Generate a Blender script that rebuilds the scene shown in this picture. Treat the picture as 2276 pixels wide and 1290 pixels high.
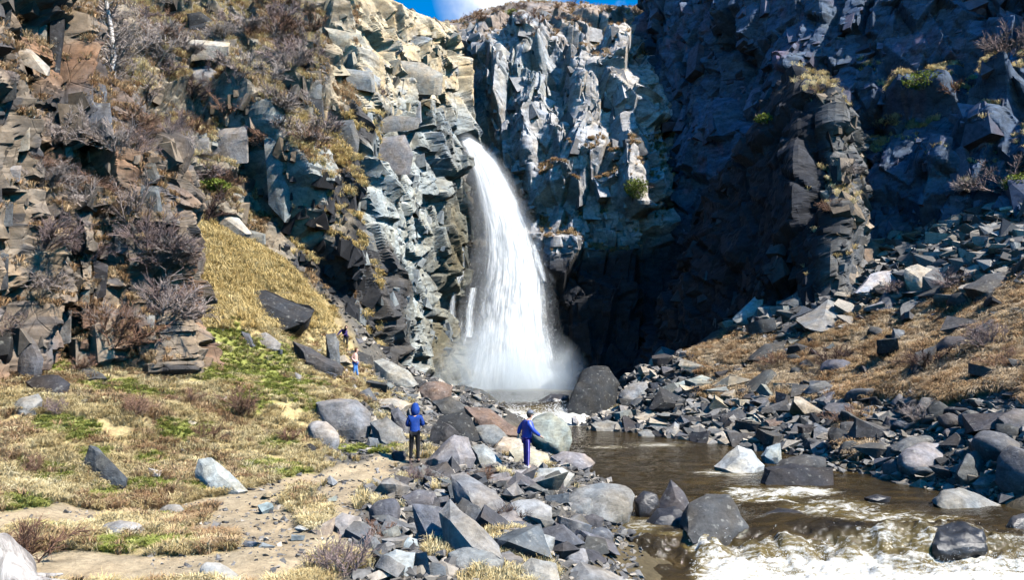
import bpy, bmesh, math, random
import numpy as np
from mathutils import Vector, Matrix, Euler

R = math.radians
for _o in list(bpy.data.objects): bpy.data.objects.remove(_o)
scene = bpy.context.scene
col = scene.collection
rng = np.random.default_rng(7)
random.seed(7)

# ------------------------------------------------------------------ camera
F = 1640.0                      # focal length in photo pixels (photo 2276 x 1290)
CX, CY = 1138.0, 645.0
CAM = np.array([0.0, 0.0, 4.0])
PITCH = math.atan(155.0 / F)
cam_data = bpy.data.cameras.new('camera')
cam_data.sensor_width = 36.0
cam_data.lens = 36.0 * F / 2276.0
cam_data.clip_start = 0.1
cam_data.clip_end = 3000.0
cam = bpy.data.objects.new('camera', cam_data)
cam.location = CAM
cam.rotation_euler = (R(90) + PITCH, 0, 0)
col.objects.link(cam)
scene.camera = cam

# ------------------------------------------------------------------ light
SUN_AZ, SUN_EL = R(-31), R(49)          # azimuth from +x, negative = behind the camera
SUN = np.array([math.cos(SUN_EL) * math.cos(SUN_AZ), math.cos(SUN_EL) * math.sin(SUN_AZ), math.sin(SUN_EL)])
sun_data = bpy.data.lights.new('sun', 'SUN')
sun_data.energy = 5.0
sun_data.angle = R(0.5)
sun_data.color = (1.0, 0.95, 0.87)
sun = bpy.data.objects.new('sun', sun_data)
sun.rotation_euler = Vector(tuple(SUN)).to_track_quat('Z', 'Y').to_euler()
sun.location = (60, -20, 90)
col.objects.link(sun)

world = bpy.data.worlds.new('World')
scene.world = world
world.use_nodes = True
wn, wl = world.node_tree.nodes, world.node_tree.links
wn.clear()
w_out = wn.new('ShaderNodeOutputWorld')
w_bg = wn.new('ShaderNodeBackground'); w_bg.inputs['Strength'].default_value = 0.082
w_sky = wn.new('ShaderNodeTexSky'); w_sky.sky_type = 'NISHITA'; w_sky.sun_disc = False
w_sky.sun_elevation = SUN_EL
w_sky.sun_rotation = math.atan2(SUN[0], SUN[1])
w_sky.altitude = 1200; w_sky.air_density = 1.0; w_sky.dust_density = 0.1; w_sky.ozone_density = 2.0
w_hs = wn.new('ShaderNodeHueSaturation'); w_hs.inputs['Saturation'].default_value = 2.5; w_hs.inputs['Value'].default_value = 1.5
# a few broken clouds
w_tc = wn.new('ShaderNodeTexCoord')
w_map = wn.new('ShaderNodeMapping'); w_map.inputs['Scale'].default_value = (1, 1, 1.6)
w_map.inputs['Location'].default_value = (0.33, 0.1, 0.0)
w_n = wn.new('ShaderNodeTexNoise'); w_n.inputs['Scale'].default_value = 3.2; w_n.inputs['Detail'].default_value = 7; w_n.inputs['Roughness'].default_value = 0.55
w_r = wn.new('ShaderNodeValToRGB')
w_r.color_ramp.elements[0].position = 0.60; w_r.color_ramp.elements[0].color = (0, 0, 0, 1)
w_r.color_ramp.elements[1].position = 0.72; w_r.color_ramp.elements[1].color = (1, 1, 1, 1)
w_mix = wn.new('ShaderNodeMix'); w_mix.data_type = 'RGBA'
w_mix.inputs['B'].default_value = (7.5, 7.8, 8.2, 1)
wl.new(w_sky.outputs[0], w_hs.inputs['Color'])
wl.new(w_tc.outputs['Generated'], w_map.inputs['Vector'])
wl.new(w_map.outputs[0], w_n.inputs['Vector'])
wl.new(w_n.outputs['Fac'], w_r.inputs['Fac'])
# the bank of cloud that stands over the notch of the fall
w_dot = wn.new('ShaderNodeVectorMath'); w_dot.operation = 'DOT_PRODUCT'
_cd = Vector(((1125 - CX) / F, math.cos(PITCH), math.sin(PITCH) + (645 + 60) / F)).normalized(); w_dot.inputs[1].default_value = _cd
w_near = wn.new('ShaderNodeMapRange'); w_near.inputs['From Min'].default_value = math.cos(R(5.5)); w_near.inputs['From Max'].default_value = math.cos(R(1.0)); w_near.inputs['To Max'].default_value = 1.0
w_n2 = wn.new('ShaderNodeTexNoise'); w_n2.inputs['Scale'].default_value = 22; w_n2.inputs['Detail'].default_value = 6
w_m1 = wn.new('ShaderNodeMath'); w_m1.operation = 'MULTIPLY_ADD'; w_m1.inputs[1].default_value = 2.4; w_m1.inputs[2].default_value = -0.95
w_m2 = wn.new('ShaderNodeMath'); w_m2.operation = 'ADD'; w_m2.use_clamp = True
w_m3 = wn.new('ShaderNodeMath'); w_m3.operation = 'MULTIPLY'; w_m3.use_clamp = True
w_m4 = wn.new('ShaderNodeMath'); w_m4.operation = 'MAXIMUM'
wl.new(w_tc.outputs['Generated'], w_dot.inputs[0]); wl.new(w_dot.outputs['Value'], w_near.inputs['Value']); wl.new(w_tc.outputs['Generated'], w_n2.inputs['Vector'])
wl.new(w_n2.outputs['Fac'], w_m1.inputs[0]); wl.new(w_m1.outputs[0], w_m2.inputs[0]); wl.new(w_near.outputs[0], w_m2.inputs[1])
wl.new(w_m2.outputs[0], w_m3.inputs[0]); wl.new(w_near.outputs[0], w_m3.inputs[1]); wl.new(w_m3.outputs[0], w_m4.inputs[0]); wl.new(w_r.outputs['Color'], w_m4.inputs[1])
wl.new(w_m4.outputs[0], w_mix.inputs['Factor'])
wl.new(w_hs.outputs['Color'], w_mix.inputs['A'])
wl.new(w_mix.outputs['Result'], w_bg.inputs['Color'])
wl.new(w_bg.outputs[0], w_out.inputs['Surface'])

scene.view_settings.view_transform = 'Standard'
scene.view_settings.look = 'None'
scene.view_settings.exposure = 1.05
scene.view_settings.gamma = 1.0
scene.view_settings.use_curve_mapping = False
scene.render.engine = 'CYCLES'
cy = scene.cycles
cy.use_denoising = True
try: cy.denoiser = 'OPENIMAGEDENOISE'
except Exception: pass
cy.max_bounces = 4; cy.diffuse_bounces = 0; cy.glossy_bounces = 2; cy.transmission_bounces = 2
cy.transparent_max_bounces = 14; cy.volume_bounces = 2
cy.use_adaptive_sampling = True; cy.adaptive_threshold = 0.05; cy.adaptive_min_samples = 16
cy.sample_clamp_indirect = 6.0
cy.volume_step_rate = 2.0; cy.volume_max_steps = 96

# ------------------------------------------------------------------ maths
_ct, _st = math.cos(PITCH), math.sin(PITCH)
def raydir(px, py):
    cx = (np.asarray(px, float) - CX) / F; cyy = (CY - np.asarray(py, float)) / F
    return np.stack([cx, _ct - cyy * _st, _st + cyy * _ct], -1)
def at(px, py, Y):
    "point seen at photo pixel (px,py) whose distance along y is Y metres"
    d = raydir(px, py)
    return CAM + d * (np.asarray(Y, float) / d[..., 1])[..., None]
def proj(P):
    q = np.asarray(P, float) - CAM
    f = q[..., 1] * _ct + q[..., 2] * _st
    u = -q[..., 1] * _st + q[..., 2] * _ct
    f = np.maximum(f, 1e-3)
    return CX + F * q[..., 0] / f, CY - F * u / f
def sstep(a, b, x):
    t = np.clip((x - a) / (b - a), 0, 1); return t * t * (3 - 2 * t)

def _hash(ix, iy, iz, seed):
    with np.errstate(over='ignore'):
        h = (ix.astype(np.int64) * 374761393 + iy.astype(np.int64) * 668265263 + iz.astype(np.int64) * 2147483647 + seed * 1274126177) & 0xffffffff
        h = ((h ^ (h >> 13)) * 1274126177) & 0xffffffff
        h = ((h ^ (h >> 16)) * 2246822519) & 0xffffffff
        h = h ^ (h >> 15)
    return (h & 0xffffff).astype(np.float64) / 16777216.0
def vnoise(p, seed=0):
    i = np.floor(p).astype(np.int64); f = p - i; f = f * f * (3 - 2 * f)
    r = 0
    for dx in (0, 1):
        for dy in (0, 1):
            for dz in (0, 1):
                w = (f[..., 0] if dx else 1 - f[..., 0]) * (f[..., 1] if dy else 1 - f[..., 1]) * (f[..., 2] if dz else 1 - f[..., 2])
                r = r + w * _hash(i[..., 0] + dx, i[..., 1] + dy, i[..., 2] + dz, seed)
    return r * 2 - 1
def fbm(p, seed=0, o=4, g=0.5):
    a, s, r = 1.0, 0, 0
    for k in range(o):
        r = r + a * vnoise(p * (2.0 ** k), seed + k * 17); s += a; a *= g
    return r / s
def facets(st, size, seed, order=0.5, ang=0.0, steep=3.0):
    """broken-rock relief over a face (st in metres): a union of convex blocks with flat, tilted tops and steep sides.
    returns (height about 0..1, random number of the block on top)"""
    ca, sa = math.cos(ang), math.sin(ang)
    q = np.stack([(st[..., 0] * ca + st[..., 1] * sa) / size[0], (-st[..., 0] * sa + st[..., 1] * ca) / size[1]], -1)
    i = np.floor(q).astype(np.int64); z0 = np.zeros(1, np.int64)
    best = np.full(q.shape[:-1], 0.0); cr = np.full(q.shape[:-1], 0.5)
    for dx in (-1, 0, 1):
        for dy in (-1, 0, 1):
            a, b = i[..., 0] + dx, i[..., 1] + dy
            hs = [_hash(a, b, z0, seed + k) for k in range(7)]
            vx = q[..., 0] - (a + 0.15 + 0.7 * hs[0]); vy = q[..., 1] - (b + 0.15 + 0.7 * hs[1])
            th = (hs[2] - 0.5) * 3.1 * (1 - order)
            c_, s_ = np.cos(th), np.sin(th)
            wx = vx * c_ + vy * s_; wy = -vx * s_ + vy * c_
            top = 0.25 + 0.75 * hs[3] + (hs[4] - 0.5) * 1.1 * wx + (hs[5] - 0.5) * 1.1 * wy
            sx = (0.45 + 0.5 * hs[6] - np.abs(wx)) * steep
            sy = (0.45 + 0.5 * hs[2] - np.abs(wy)) * steep
            sd = (0.75 + 0.4 * hs[5] - np.abs(wx * 0.8 + wy * 0.6)) * steep * 0.8
            v = np.minimum(np.minimum(top, sx), np.minimum(sy, sd))
            m = v > best
            best = np.where(m, v, best); cr = np.where(m, hs[3] * 0.5 + hs[0] * 0.5, cr)
    return best, cr

# ------------------------------------------------------------------ scene helpers
def tag(o, label=None, cat=None, group=None, kind=None):
    if label: o['label'] = label
    if cat: o['category'] = cat
    if group: o['group'] = group
    if kind: o['kind'] = kind
    return o
def link(name, mesh, mat=None, parent=None):
    o = bpy.data.objects.new(name, mesh)
    if mat is not None and len(mesh.materials) == 0: mesh.materials.append(mat)
    col.objects.link(o)
    if parent is not None: o.parent = parent
    return o
def empty(name, loc=(0, 0, 0), rz=0.0):
    o = bpy.data.objects.new(name, None); o.location = loc; o.rotation_euler = (0, 0, rz)
    o.empty_display_size = 0.2
    col.objects.link(o); return o
def np_mesh(name, V, faces, n):
    "V (k,3), faces (m,n) int"
    me = bpy.data.meshes.new(name)
    V = np.ascontiguousarray(V, np.float32); faces = np.ascontiguousarray(faces, np.int32)
    me.vertices.add(len(V)); me.vertices.foreach_set('co', V.ravel())
    me.loops.add(faces.size); me.loops.foreach_set('vertex_index', faces.ravel())
    me.polygons.add(len(faces))
    me.polygons.foreach_set('loop_start', np.arange(0, faces.size, n, dtype=np.int32))
    me.update(calc_edges=True)
    return me
def grid_faces(nu, nv):
    i = np.arange(nu * nv).reshape(nu, nv)
    return np.stack([i[:-1, :-1], i[1:, :-1], i[1:, 1:], i[:-1, 1:]], -1).reshape(-1, 4)
def set_col(me, C, name='Col'):
    C = np.asarray(C, np.float32).reshape(-1, C.shape[-1])
    if C.shape[1] == 3: C = np.concatenate([C, np.ones((len(C), 1), np.float32)], 1)
    a = me.color_attributes.new(name, 'FLOAT_COLOR', 'POINT'); a.data.foreach_set('color', np.ascontiguousarray(C).ravel())
def set_f(me, A, name):
    a = me.attributes.new(name, 'FLOAT', 'POINT'); a.data.foreach_set('value', np.ascontiguousarray(A, np.float32).ravel())
def flat(me): me.polygons.foreach_set('use_smooth', np.zeros(len(me.polygons), bool))
def smooth(me, angle=None):
    me.polygons.foreach_set('use_smooth', np.ones(len(me.polygons), bool))
    if angle is not None: me.set_sharp_from_angle(angle=angle)

# ------------------------------------------------------------------ materials
class NT:
    def __init__(s, name):
        s.m = bpy.data.materials.new(name); s.m.use_nodes = True
        s.n, s.l = s.m.node_tree.nodes, s.m.node_tree.links
        s.b = s.n['Principled BSDF']; s.out = s.n['Material Output']
    def new(s, t, **kw):
        k = s.n.new(t)
        for a, v in kw.items():
            if a in ('operation', 'blend_type', 'data_type', 'noise_dimensions', 'feature', 'attribute_name', 'wave_type', 'bands_direction', 'distance', 'invert', 'vector_type'): setattr(k, a, v)
        return k
    def noise(s, scale, detail=4, rough=0.55, vec=None, dist=0.0):
        k = s.new('ShaderNodeTexNoise'); k.inputs['Scale'].default_value = scale; k.inputs['Detail'].default_value = detail
        k.inputs['Roughness'].default_value = rough; k.inputs['Distortion'].default_value = dist
        if vec is not None: s.l.new(vec, k.inputs['Vector'])
        return k.outputs['Fac']
    def ramp(s, fac, stops):
        k = s.new('ShaderNodeValToRGB'); e = k.color_ramp.elements
        while len(e) < len(stops): e.new(0.5)
        for el, (p, c) in zip(e, stops):
            el.position = p; el.color = (c, c, c, 1) if isinstance(c, (int, float)) else tuple(c) + (1,)
        s.l.new(fac, k.inputs['Fac']); return k.outputs['Color']
    def mix(s, fac, a, b, mode='MIX'):
        k = s.new('ShaderNodeMix', data_type='RGBA', blend_type=mode)
        for inp, v in (('Factor', fac), ('A', a), ('B', b)):
            if isinstance(v, (int, float)):
                k.inputs[inp].default_value = v if inp == 'Factor' else (v, v, v, 1)
            elif isinstance(v, tuple): k.inputs[inp].default_value = v + (1,) if len(v) == 3 else v
            else: s.l.new(v, k.inputs[inp])
        return k.outputs['Result']
    def math(s, op, a, b=0.0):
        k = s.new('ShaderNodeMath', operation=op)
        for i, v in enumerate((a, b)):
            if isinstance(v, (int, float)): k.inputs[i].default_value = v
            else: s.l.new(v, k.inputs[i])
        return k.outputs[0]
    def coord(s, which='Object', scale=(1, 1, 1), rot=(0, 0, 0)):
        t = s.new('ShaderNodeTexCoord')
        m = s.new('ShaderNodeMapping'); m.inputs['Scale'].default_value = scale; m.inputs['Rotation'].default_value = rot
        s.l.new(t.outputs[which], m.inputs['Vector']); return m.outputs[0]
    def wcoord(s, scale=(1, 1, 1), rot=(0, 0, 0)):
        t = s.new('ShaderNodeNewGeometry')
        m = s.new('ShaderNodeMapping'); m.inputs['Scale'].default_value = scale; m.inputs['Rotation'].default_value = rot
        s.l.new(t.outputs['Position'], m.inputs['Vector']); return m.outputs[0]
    def attr(s, name, out='Color'):
        k = s.new('ShaderNodeAttribute', attribute_name=name); return k.outputs[out]
    def bump(s, h, strength=0.5, dist=0.1, normal=None):
        k = s.new('ShaderNodeBump'); k.inputs['Strength'].default_value = strength; k.inputs['Distance'].default_value = dist
        s.l.new(h, k.inputs['Height'])
        if normal is not None: s.l.new(normal, k.inputs['Normal'])
        s.l.new(k.outputs[0], s.b.inputs['Normal']); return k.outputs[0]
    def base(s, c):
        if isinstance(c, tuple): s.b.inputs['Base Color'].default_value = c + (1,)
        else: s.l.new(c, s.b.inputs['Base Color'])
    def set(s, **kw):
        for k, v in kw.items():
            inp = s.b.inputs[k.replace('_', ' ')]
            if isinstance(v, (int, float)): inp.default_value = v
            else: s.l.new(v, inp)

def cliff_material(name, lay_rot, spec=0.3, crack=1.0):
    t = NT(name)
    c = t.attr('Col')
    vl = t.wcoord((0.6, 0.6, 1.5), lay_rot)         # bedding streaks
    n1 = t.noise(1.1, 6, 0.65, vl)
    n2 = t.noise(0.55, 5, 0.6, t.wcoord())
    n3 = t.noise(5.0, 5, 0.7, t.wcoord())
    v = t.ramp(n1, [(0.28, 0.3), (0.5, 0.9), (0.75, 1.5)])
    v2 = t.ramp(n3, [(0.2, 0.55), (0.5, 1.0), (0.8, 1.35)])
    hue = t.ramp(n2, [(0.3, (0.82, 0.95, 1.12)), (0.5, (1, 1, 1)), (0.72, (1.15, 1.0, 0.78))])
    vo = t.new('ShaderNodeTexVoronoi', feature='DISTANCE_TO_EDGE'); vo.inputs['Scale'].default_value = 0.9
    t.l.new(t.wcoord((1, 1, 0.8), lay_rot), vo.inputs['Vector'])
    ck = t.ramp(vo.outputs['Distance'], [(0.0, 0.25), (0.02, 1.0)])
    c = t.mix(1.0, c, v, 'MULTIPLY'); c = t.mix(1.0, c, v2, 'MULTIPLY'); c = t.mix(0.8, c, hue, 'MULTIPLY')
    c = t.mix(0.55 * crack, c, ck, 'MULTIPLY')
    t.base(c); t.set(Roughness=0.82, Specular_IOR_Level=spec)
    h = t.math('ADD', t.math('MULTIPLY', n1, 0.5), t.math('MULTIPLY', n3, 0.4))
    h = t.math('ADD', h, t.math('MULTIPLY', ck, 0.35 * crack))
    t.bump(h, 0.4, 0.12)
    return t.m
M = {}
M['cliff_left'] = cliff_material('cliff_rock_warm', (0.25, 0.15, 0))
M['cliff_back'] = cliff_material('cliff_rock_grey', (0.1, 0.9, 0.2))
M['cliff_right'] = cliff_material('cliff_rock_slate', (0.15, 1.15, 0.3), 0.25)  # the right-hand faces bring shade in their vertex colours

def boulder_material(name, rough=0.8, spec=0.3, wet=False):
    t = NT(name)
    oi = t.new('ShaderNodeObjectInfo')
    r = oi.outputs['Random']
    off = t.new('ShaderNodeCombineXYZ')
    t.l.new(t.math('MULTIPLY', r, 37.0), off.inputs[0]); t.l.new(t.math('MULTIPLY', r, 91.0), off.inputs[1]); t.l.new(t.math('MULTIPLY', r, 17.0), off.inputs[2])
    def co(scale, rot=(0, 0, 0)):
        g = t.new('ShaderNodeNewGeometry'); a = t.new('ShaderNodeVectorMath', operation='ADD')
        t.l.new(g.outputs['Position'], a.inputs[0]); t.l.new(off.outputs[0], a.inputs[1])
        m = t.new('ShaderNodeMapping'); m.inputs['Scale'].default_value = scale; m.inputs['Rotation'].default_value = rot
        t.l.new(a.outputs[0], m.inputs['Vector']); return m.outputs[0]
    n1 = t.noise(2.2, 6, 0.65, co((1, 1, 1)))
    n2 = t.noise(9, 5, 0.7, co((1, 1, 1)))
    st = t.noise(3.0, 5, 0.6, co((0.6, 0.9, 2.6), (0.5, 0.35, 0)))
    c = t.mix(1.0, oi.outputs['Color'], t.ramp(n1, [(0.25, 0.5), (0.5, 1.0), (0.75, 1.45)]), 'MULTIPLY')
    c = t.mix(1.0, c, t.ramp(n2, [(0.25, 0.6), (0.5, 1.0), (0.78, 1.4)]), 'MULTIPLY')
    c = t.mix(0.45, c, t.ramp(st, [(0.3, 0.6), (0.5, 1.0), (0.7, 1.3)]), 'MULTIPLY')
    c = t.mix(0.8, c, t.ramp(t.noise(1.3, 3, 0.5, co((1, 1, 1))), [(0.32, (0.85, 0.97, 1.1)), (0.5, (1, 1, 1)), (0.7, (1.14, 1.0, 0.8))]), 'MULTIPLY')
    if not wet:   # pale lichen and mineral blotches
        li = t.ramp(t.noise(5.5, 4, 0.6, co((1, 1, 1))), [(0.6, 0.0), (0.68, 1.0)])
        c = t.mix(t.math('MULTIPLY', li, 0.3), c, (0.42, 0.41, 0.36))
    t.base(c); t.set(Roughness=rough, Specular_IOR_Level=spec)
    t.bump(t.math('ADD', t.math('MULTIPLY', n2, 0.5), t.math('ADD', t.math('MULTIPLY', n1, 0.6), t.math('MULTIPLY', st, 0.35))), 0.6, 0.08)
    return t.m
M['rock'] = boulder_material('weathered_rock')
M['wet'] = boulder_material('wet_rock', 0.32, 0.5, True)

t = NT('ground_soil')
c = t.attr('Col')
n1 = t.noise(3.0, 6, 0.65, t.wcoord()); n2 = t.noise(14, 5, 0.7, t.wcoord()); n3 = t.noise(0.8, 4, 0.6, t.wcoord())
c = t.mix(1.0, c, t.ramp(n1, [(0.25, 0.6), (0.5, 1.0), (0.75, 1.35)]), 'MULTIPLY')
c = t.mix(1.0, c, t.ramp(n2, [(0.25, 0.65), (0.5, 1.0), (0.75, 1.3)]), 'MULTIPLY')
c = t.mix(0.6, c, t.ramp(n3, [(0.3, (0.85, 0.9, 0.9)), (0.7, (1.1, 1.03, 0.9))]), 'MULTIPLY')
t.base(c); t.set(Roughness=0.92, Specular_IOR_Level=0.15)
t.bump(t.math('ADD', n1, t.math('MULTIPLY', n2, 0.5)), 0.7, 0.08)
M['ground'] = t.m

def blade_material(name, stops, trans=0.25):
    t = NT(name)
    oi = t.new('ShaderNodeObjectInfo')
    g = t.noise(0.5, 3, 0.6, t.wcoord())
    f = t.math('ADD', t.math('MULTIPLY', oi.outputs['Random'], 0.6), t.math('SUBTRACT', t.math('MULTIPLY', g, 1.2), 0.4))
    t.base(t.ramp(f, stops)); t.set(Roughness=0.7, Specular_IOR_Level=0.2)
    tr = t.new('ShaderNodeBsdfTranslucent'); t.l.new(t.ramp(f, stops), tr.inputs['Color'])
    ms = t.new('ShaderNodeMixShader'); ms.inputs[0].default_value = trans
    t.l.new(t.b.outputs[0], ms.inputs[1]); t.l.new(tr.outputs[0], ms.inputs[2]); t.l.new(ms.outputs[0], t.out.inputs['Surface'])
    return t.m
M['straw'] = blade_material('dry_grass', [(0.0, (0.40, 0.28, 0.12)), (0.35, (0.60, 0.46, 0.22)), (0.7, (0.78, 0.65, 0.36)), (1.0, (0.86, 0.76, 0.50))], 0.35)
M['straw_red'] = blade_material('dry_grass_russet', [(0.0, (0.26, 0.14, 0.07)), (0.5, (0.46, 0.30, 0.16)), (1.0, (0.70, 0.54, 0.33))], 0.3)
M['straw_gold'] = blade_material('dry_grass_gold', [(0.0, (0.48, 0.32, 0.11)), (0.5, (0.76, 0.58, 0.25)), (1.0, (0.90, 0.74, 0.40))], 0.35)
M['green'] = blade_material('green_grass', [(0.0, (0.17, 0.20, 0.04)), (0.5, (0.33, 0.36, 0.08)), (1.0, (0.56, 0.53, 0.20))], 0.35)
M['straw_bank'] = blade_material('dry_bank_grass', [(0.0, (0.26, 0.17, 0.10)), (0.4, (0.48, 0.36, 0.23)), (0.8, (0.68, 0.54, 0.37)), (1.0, (0.80, 0.68, 0.50))], 0.3)
def twig_material(name, a, b):
    t = NT(name); oi = t.new('ShaderNodeObjectInfo')
    t.base(t.mix(t.math('ADD', t.math('MULTIPLY', oi.outputs['Random'], 0.5), t.math('MULTIPLY', t.noise(1.2, 3, 0.5, t.wcoord()), 0.6)), a, b)); t.set(Roughness=0.8, Specular_IOR_Level=0.2); return t.m
M['twig_mauve'] = twig_material('mauve_twigs', (0.14, 0.095, 0.09), (0.33, 0.25, 0.225))
M['twig_grey'] = twig_material('grey_twigs', (0.24, 0.18, 0.16), (0.46, 0.39, 0.34))
M['twig_red'] = twig_material('russet_twigs', (0.14, 0.07, 0.045), (0.30, 0.18, 0.12))
M['twig_dark'] = twig_material('dark_twigs', (0.05, 0.03, 0.028), (0.12, 0.075, 0.06))
M['leaf'] = blade_material('shrub_leaves', [(0.0, (0.10, 0.13, 0.02)), (0.5, (0.2, 0.24, 0.04)), (1.0, (0.32, 0.34, 0.08))])
t = NT('birch_bark')
c = t.ramp(t.noise(3.5, 4, 0.6, t.wcoord((1, 1, 6))), [(0.42, (0.16, 0.13, 0.11)), (0.52, (0.62, 0.58, 0.54))])
t.base(c); t.set(Roughness=0.7)
M['birch'] = t.m
# ------------------------------------------------------------------ ground heights
# surveyed spots: photo pixel + distance in metres along y
GP = [ # path and left bank
 (200,1260,10.3),(20,1260,10.0),(600,1250,11.0),(800,1260,11.3),(450,1080,17.0),(620,1090,17.0),(800,1040,21.5),(920,1030,22.9),(250,1130,14.5),(700,1150,14.8),
 (700,1040,21.0),(560,1000,21.0),(100,1000,16.0),(300,900,20.0),(100,850,21.0),(200,810,23.0),(400,800,26.0),(550,830,29.0),(650,900,25.0),(-200,1000,15),(-200,850,19),
 (850,985,25),(760,985,24.5),(500,940,22.5),(350,1010,18.5),
 (500,700,32.0),(420,500,38.0),(400,640,33.5),(650,600,42.0),(560,560,41.0),(800,720,48.0),(860,800,50.0),(900,850,48.0),(980,860,52.0),(1100,900,47.0),(790,842,40.0),(700,780,38.0),(765,778,44.0),(620,720,36.0),
 (900,900,33),(1000,900,40),(1010,870,46),(950,960,28),
 # boulder field by the water
 (1000,1290,11.0),(1150,1200,14.5),(1250,1250,13.5),(1200,1100,19.0),(1300,1050,24.5),(1000,1100,18.0),(1150,1000,29.0),(1050,950,34.0),(1350,1120,20.6),(1290,1180,16.9),(1340,1240,15.2),(1360,1290,13.9),
 # right bank
 (1330,950,44),(1600,975,37.0),(1500,900,44.0),(1400,885,50.0),(1420,830,55.0),(1600,760,55.0),(1550,800,52.0),(1700,700,56.0),(1900,600,56.0),(2000,500,60.0),(2276,560,42.0),(2276,450,50.0),
 (2100,700,42.0),(2276,850,27.0),(2100,880,30.0),(1800,850,42.0),(1700,950,36.5),(2000,1050,25.5),(2276,1000,22.5),(1900,970,32.0),(2276,700,34.0),(1800,1010,31.0),(2150,1085,22.6),(2276,1120,20.2),(1650,870,44),
 (2600,900,22),(2600,700,28),(2600,500,38),(1950,780,42),(1520,960,40.5)]
WPTS = [ # river bed and far anchors (x, y, z)
 (6,32,-.9),(9,28,-.9),(5,24.5,-.8),(9,22,-.9),(13,21.5,-.8),(7,19,-.8),(11,18,-.8),(5.5,16,-1.3),(8,14,-1.4),(12,14,-1.4),(4,13,-1.3),(12.5,16.5,-1.0),(3,38,-.7),(6,38,-.7),(3.2,11,-.9),(8,9,-1.2),(15,12,-.5),(16,17,-.4),
 (1.5,45,-.3),(3.0,46,-.3),(1,52,.2),(2.5,54,.2),(0,60,.0),(3,62,0),(-1,70,0),(4,72,0),(-4,75,0.3),(9,72,.6),(-3,62,1.0),(6,60,1.4),(10,60,2.0),
 (-9,78,1),(-14,70,3),(-20,60,8),(-27,50,14),(-32,40,16),(-26,30,10),(-20,20,6),(-14,12,3.4),(-8,5,2),(0,4,1.2),(6,4,0),(14,5,1),(30,10,6),(35,25,9),(45,40,16),(45,60,24),(30,66,18),(20,66,9),(14,74,3)]
_g = at(np.array([p[0] for p in GP]), np.array([p[1] for p in GP]), np.array([p[2] for p in GP]))
_C = np.concatenate([_g, np.array(WPTS, float)], 0)
_A = np.sqrt(((_C[:, None, :2] - _C[None, :, :2]) ** 2).sum(-1) + 0.3)
_n = len(_C)
_S = np.zeros((_n + 1, _n + 1)); _S[:_n, :_n] = _A - np.eye(_n) * 0.05; _S[:_n, _n] = 1; _S[_n, :_n] = 1
_W = np.linalg.solve(_S, np.concatenate([_C[:, 2], [0]]))
def H0(x, y):
    x = np.asarray(x, float); y = np.asarray(y, float)
    if x.size < 4000: return _W[-1] + np.sqrt((x[..., None] - _C[:, 0]) ** 2 + (y[..., None] - _C[:, 1]) ** 2 + 0.3) @ _W[:-1]
    r = np.full(x.shape, _W[-1])
    for k in range(_n): r = r + _W[k] * np.sqrt((x - _C[k, 0]) ** 2 + (y - _C[k, 1]) ** 2 + 0.3)
    return r
def H(x, y):
    x = np.asarray(x, float); y = np.asarray(y, float)
    z = H0(x, y)
    p = np.stack([x, y, np.zeros_like(x)], -1)
    a = 0.10 + 0.012 * y
    return z + a * (0.55 * fbm(p * 0.45, 3, 3) + 0.25 * fbm(p * 1.7, 9, 3)) * sstep(-1.0, 0.6, z + 0.4)
_T = np.concatenate([np.arange(4, 40, 0.12), np.arange(40, 100, 0.3)])
def ground_hit(px, py):
    d = raydir(px, py); P = CAM + d[None] * (_T / d[1])[:, None]
    b = P[:, 2] < H0(P[:, 0], P[:, 1])
    if b.any():
        k = int(np.argmax(b)); s_ = slice(max(0, k - 12), k + 13); bb = P[s_, 2] < H(P[s_, 0], P[s_, 1])
        if bb.any(): return P[max(0, k - 12) + int(np.argmax(bb))]
    k = int(np.argmax(b)) if b.any() else len(_T) - 1
    return P[k]

def blobs(px, py, L):
    r = np.zeros(np.shape(px))
    for (cx, cy_, rx, ry) in L: r = np.maximum(r, np.exp(-(((px - cx) / rx) ** 2 + ((py - cy_) / ry) ** 2)))
    return r
def seg_dist(x, y, pts):
    r = np.full(np.shape(x), 1e9)
    for (a, b) in zip(pts[:-1], pts[1:]):
        ab = b - a; t = np.clip(((x - a[0]) * ab[0] + (y - a[1]) * ab[1]) / (ab @ ab), 0, 1)
        r = np.minimum(r, np.hypot(x - a[0] - t * ab[0], y - a[1] - t * ab[1]))
    return r
PATH = [[ground_hit(a, b)[:2] for a, b in L] for L in (
   [(-150,1270),(150,1262),(330,1275),(480,1190),(560,1110),(700,1070),(800,1045),(880,1022)],
   [(560,1110),(400,1140),(200,1150),(20,1165),(-150,1160)],
   [(600,1240),(700,1170),(760,1090),(830,1050)], [(560,1110),(600,1180),(560,1260)])]
GREEN = [(560,800,130,60),(480,740,70,40),(640,860,90,35),(150,950,80,30),(420,960,70,25),(560,900,60,25),(60,1120,70,20),(330,880,60,14),(480,840,60,20),(200,1020,70,20),(330,1085,70,14),(620,990,50,20),(250,860,70,14),(560,800,90,40),(620,840,70,30),(430,745,45,22),(530,760,40,25),(660,880,45,20),(120,810,45,20),(250,1215,55,18),(380,1215,60,16),(430,1190,40,14),(600,1045,60,22),(460,1090,55,14),
  (100,1060,80,30),(240,1100,60,18),(700,905,35,20),(800,1000,60,10),(370,1150,40,12),(90,1180,50,14),(1080,1170,25,16),(330,1030,40,16),(640,1050,60,22)]
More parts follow.
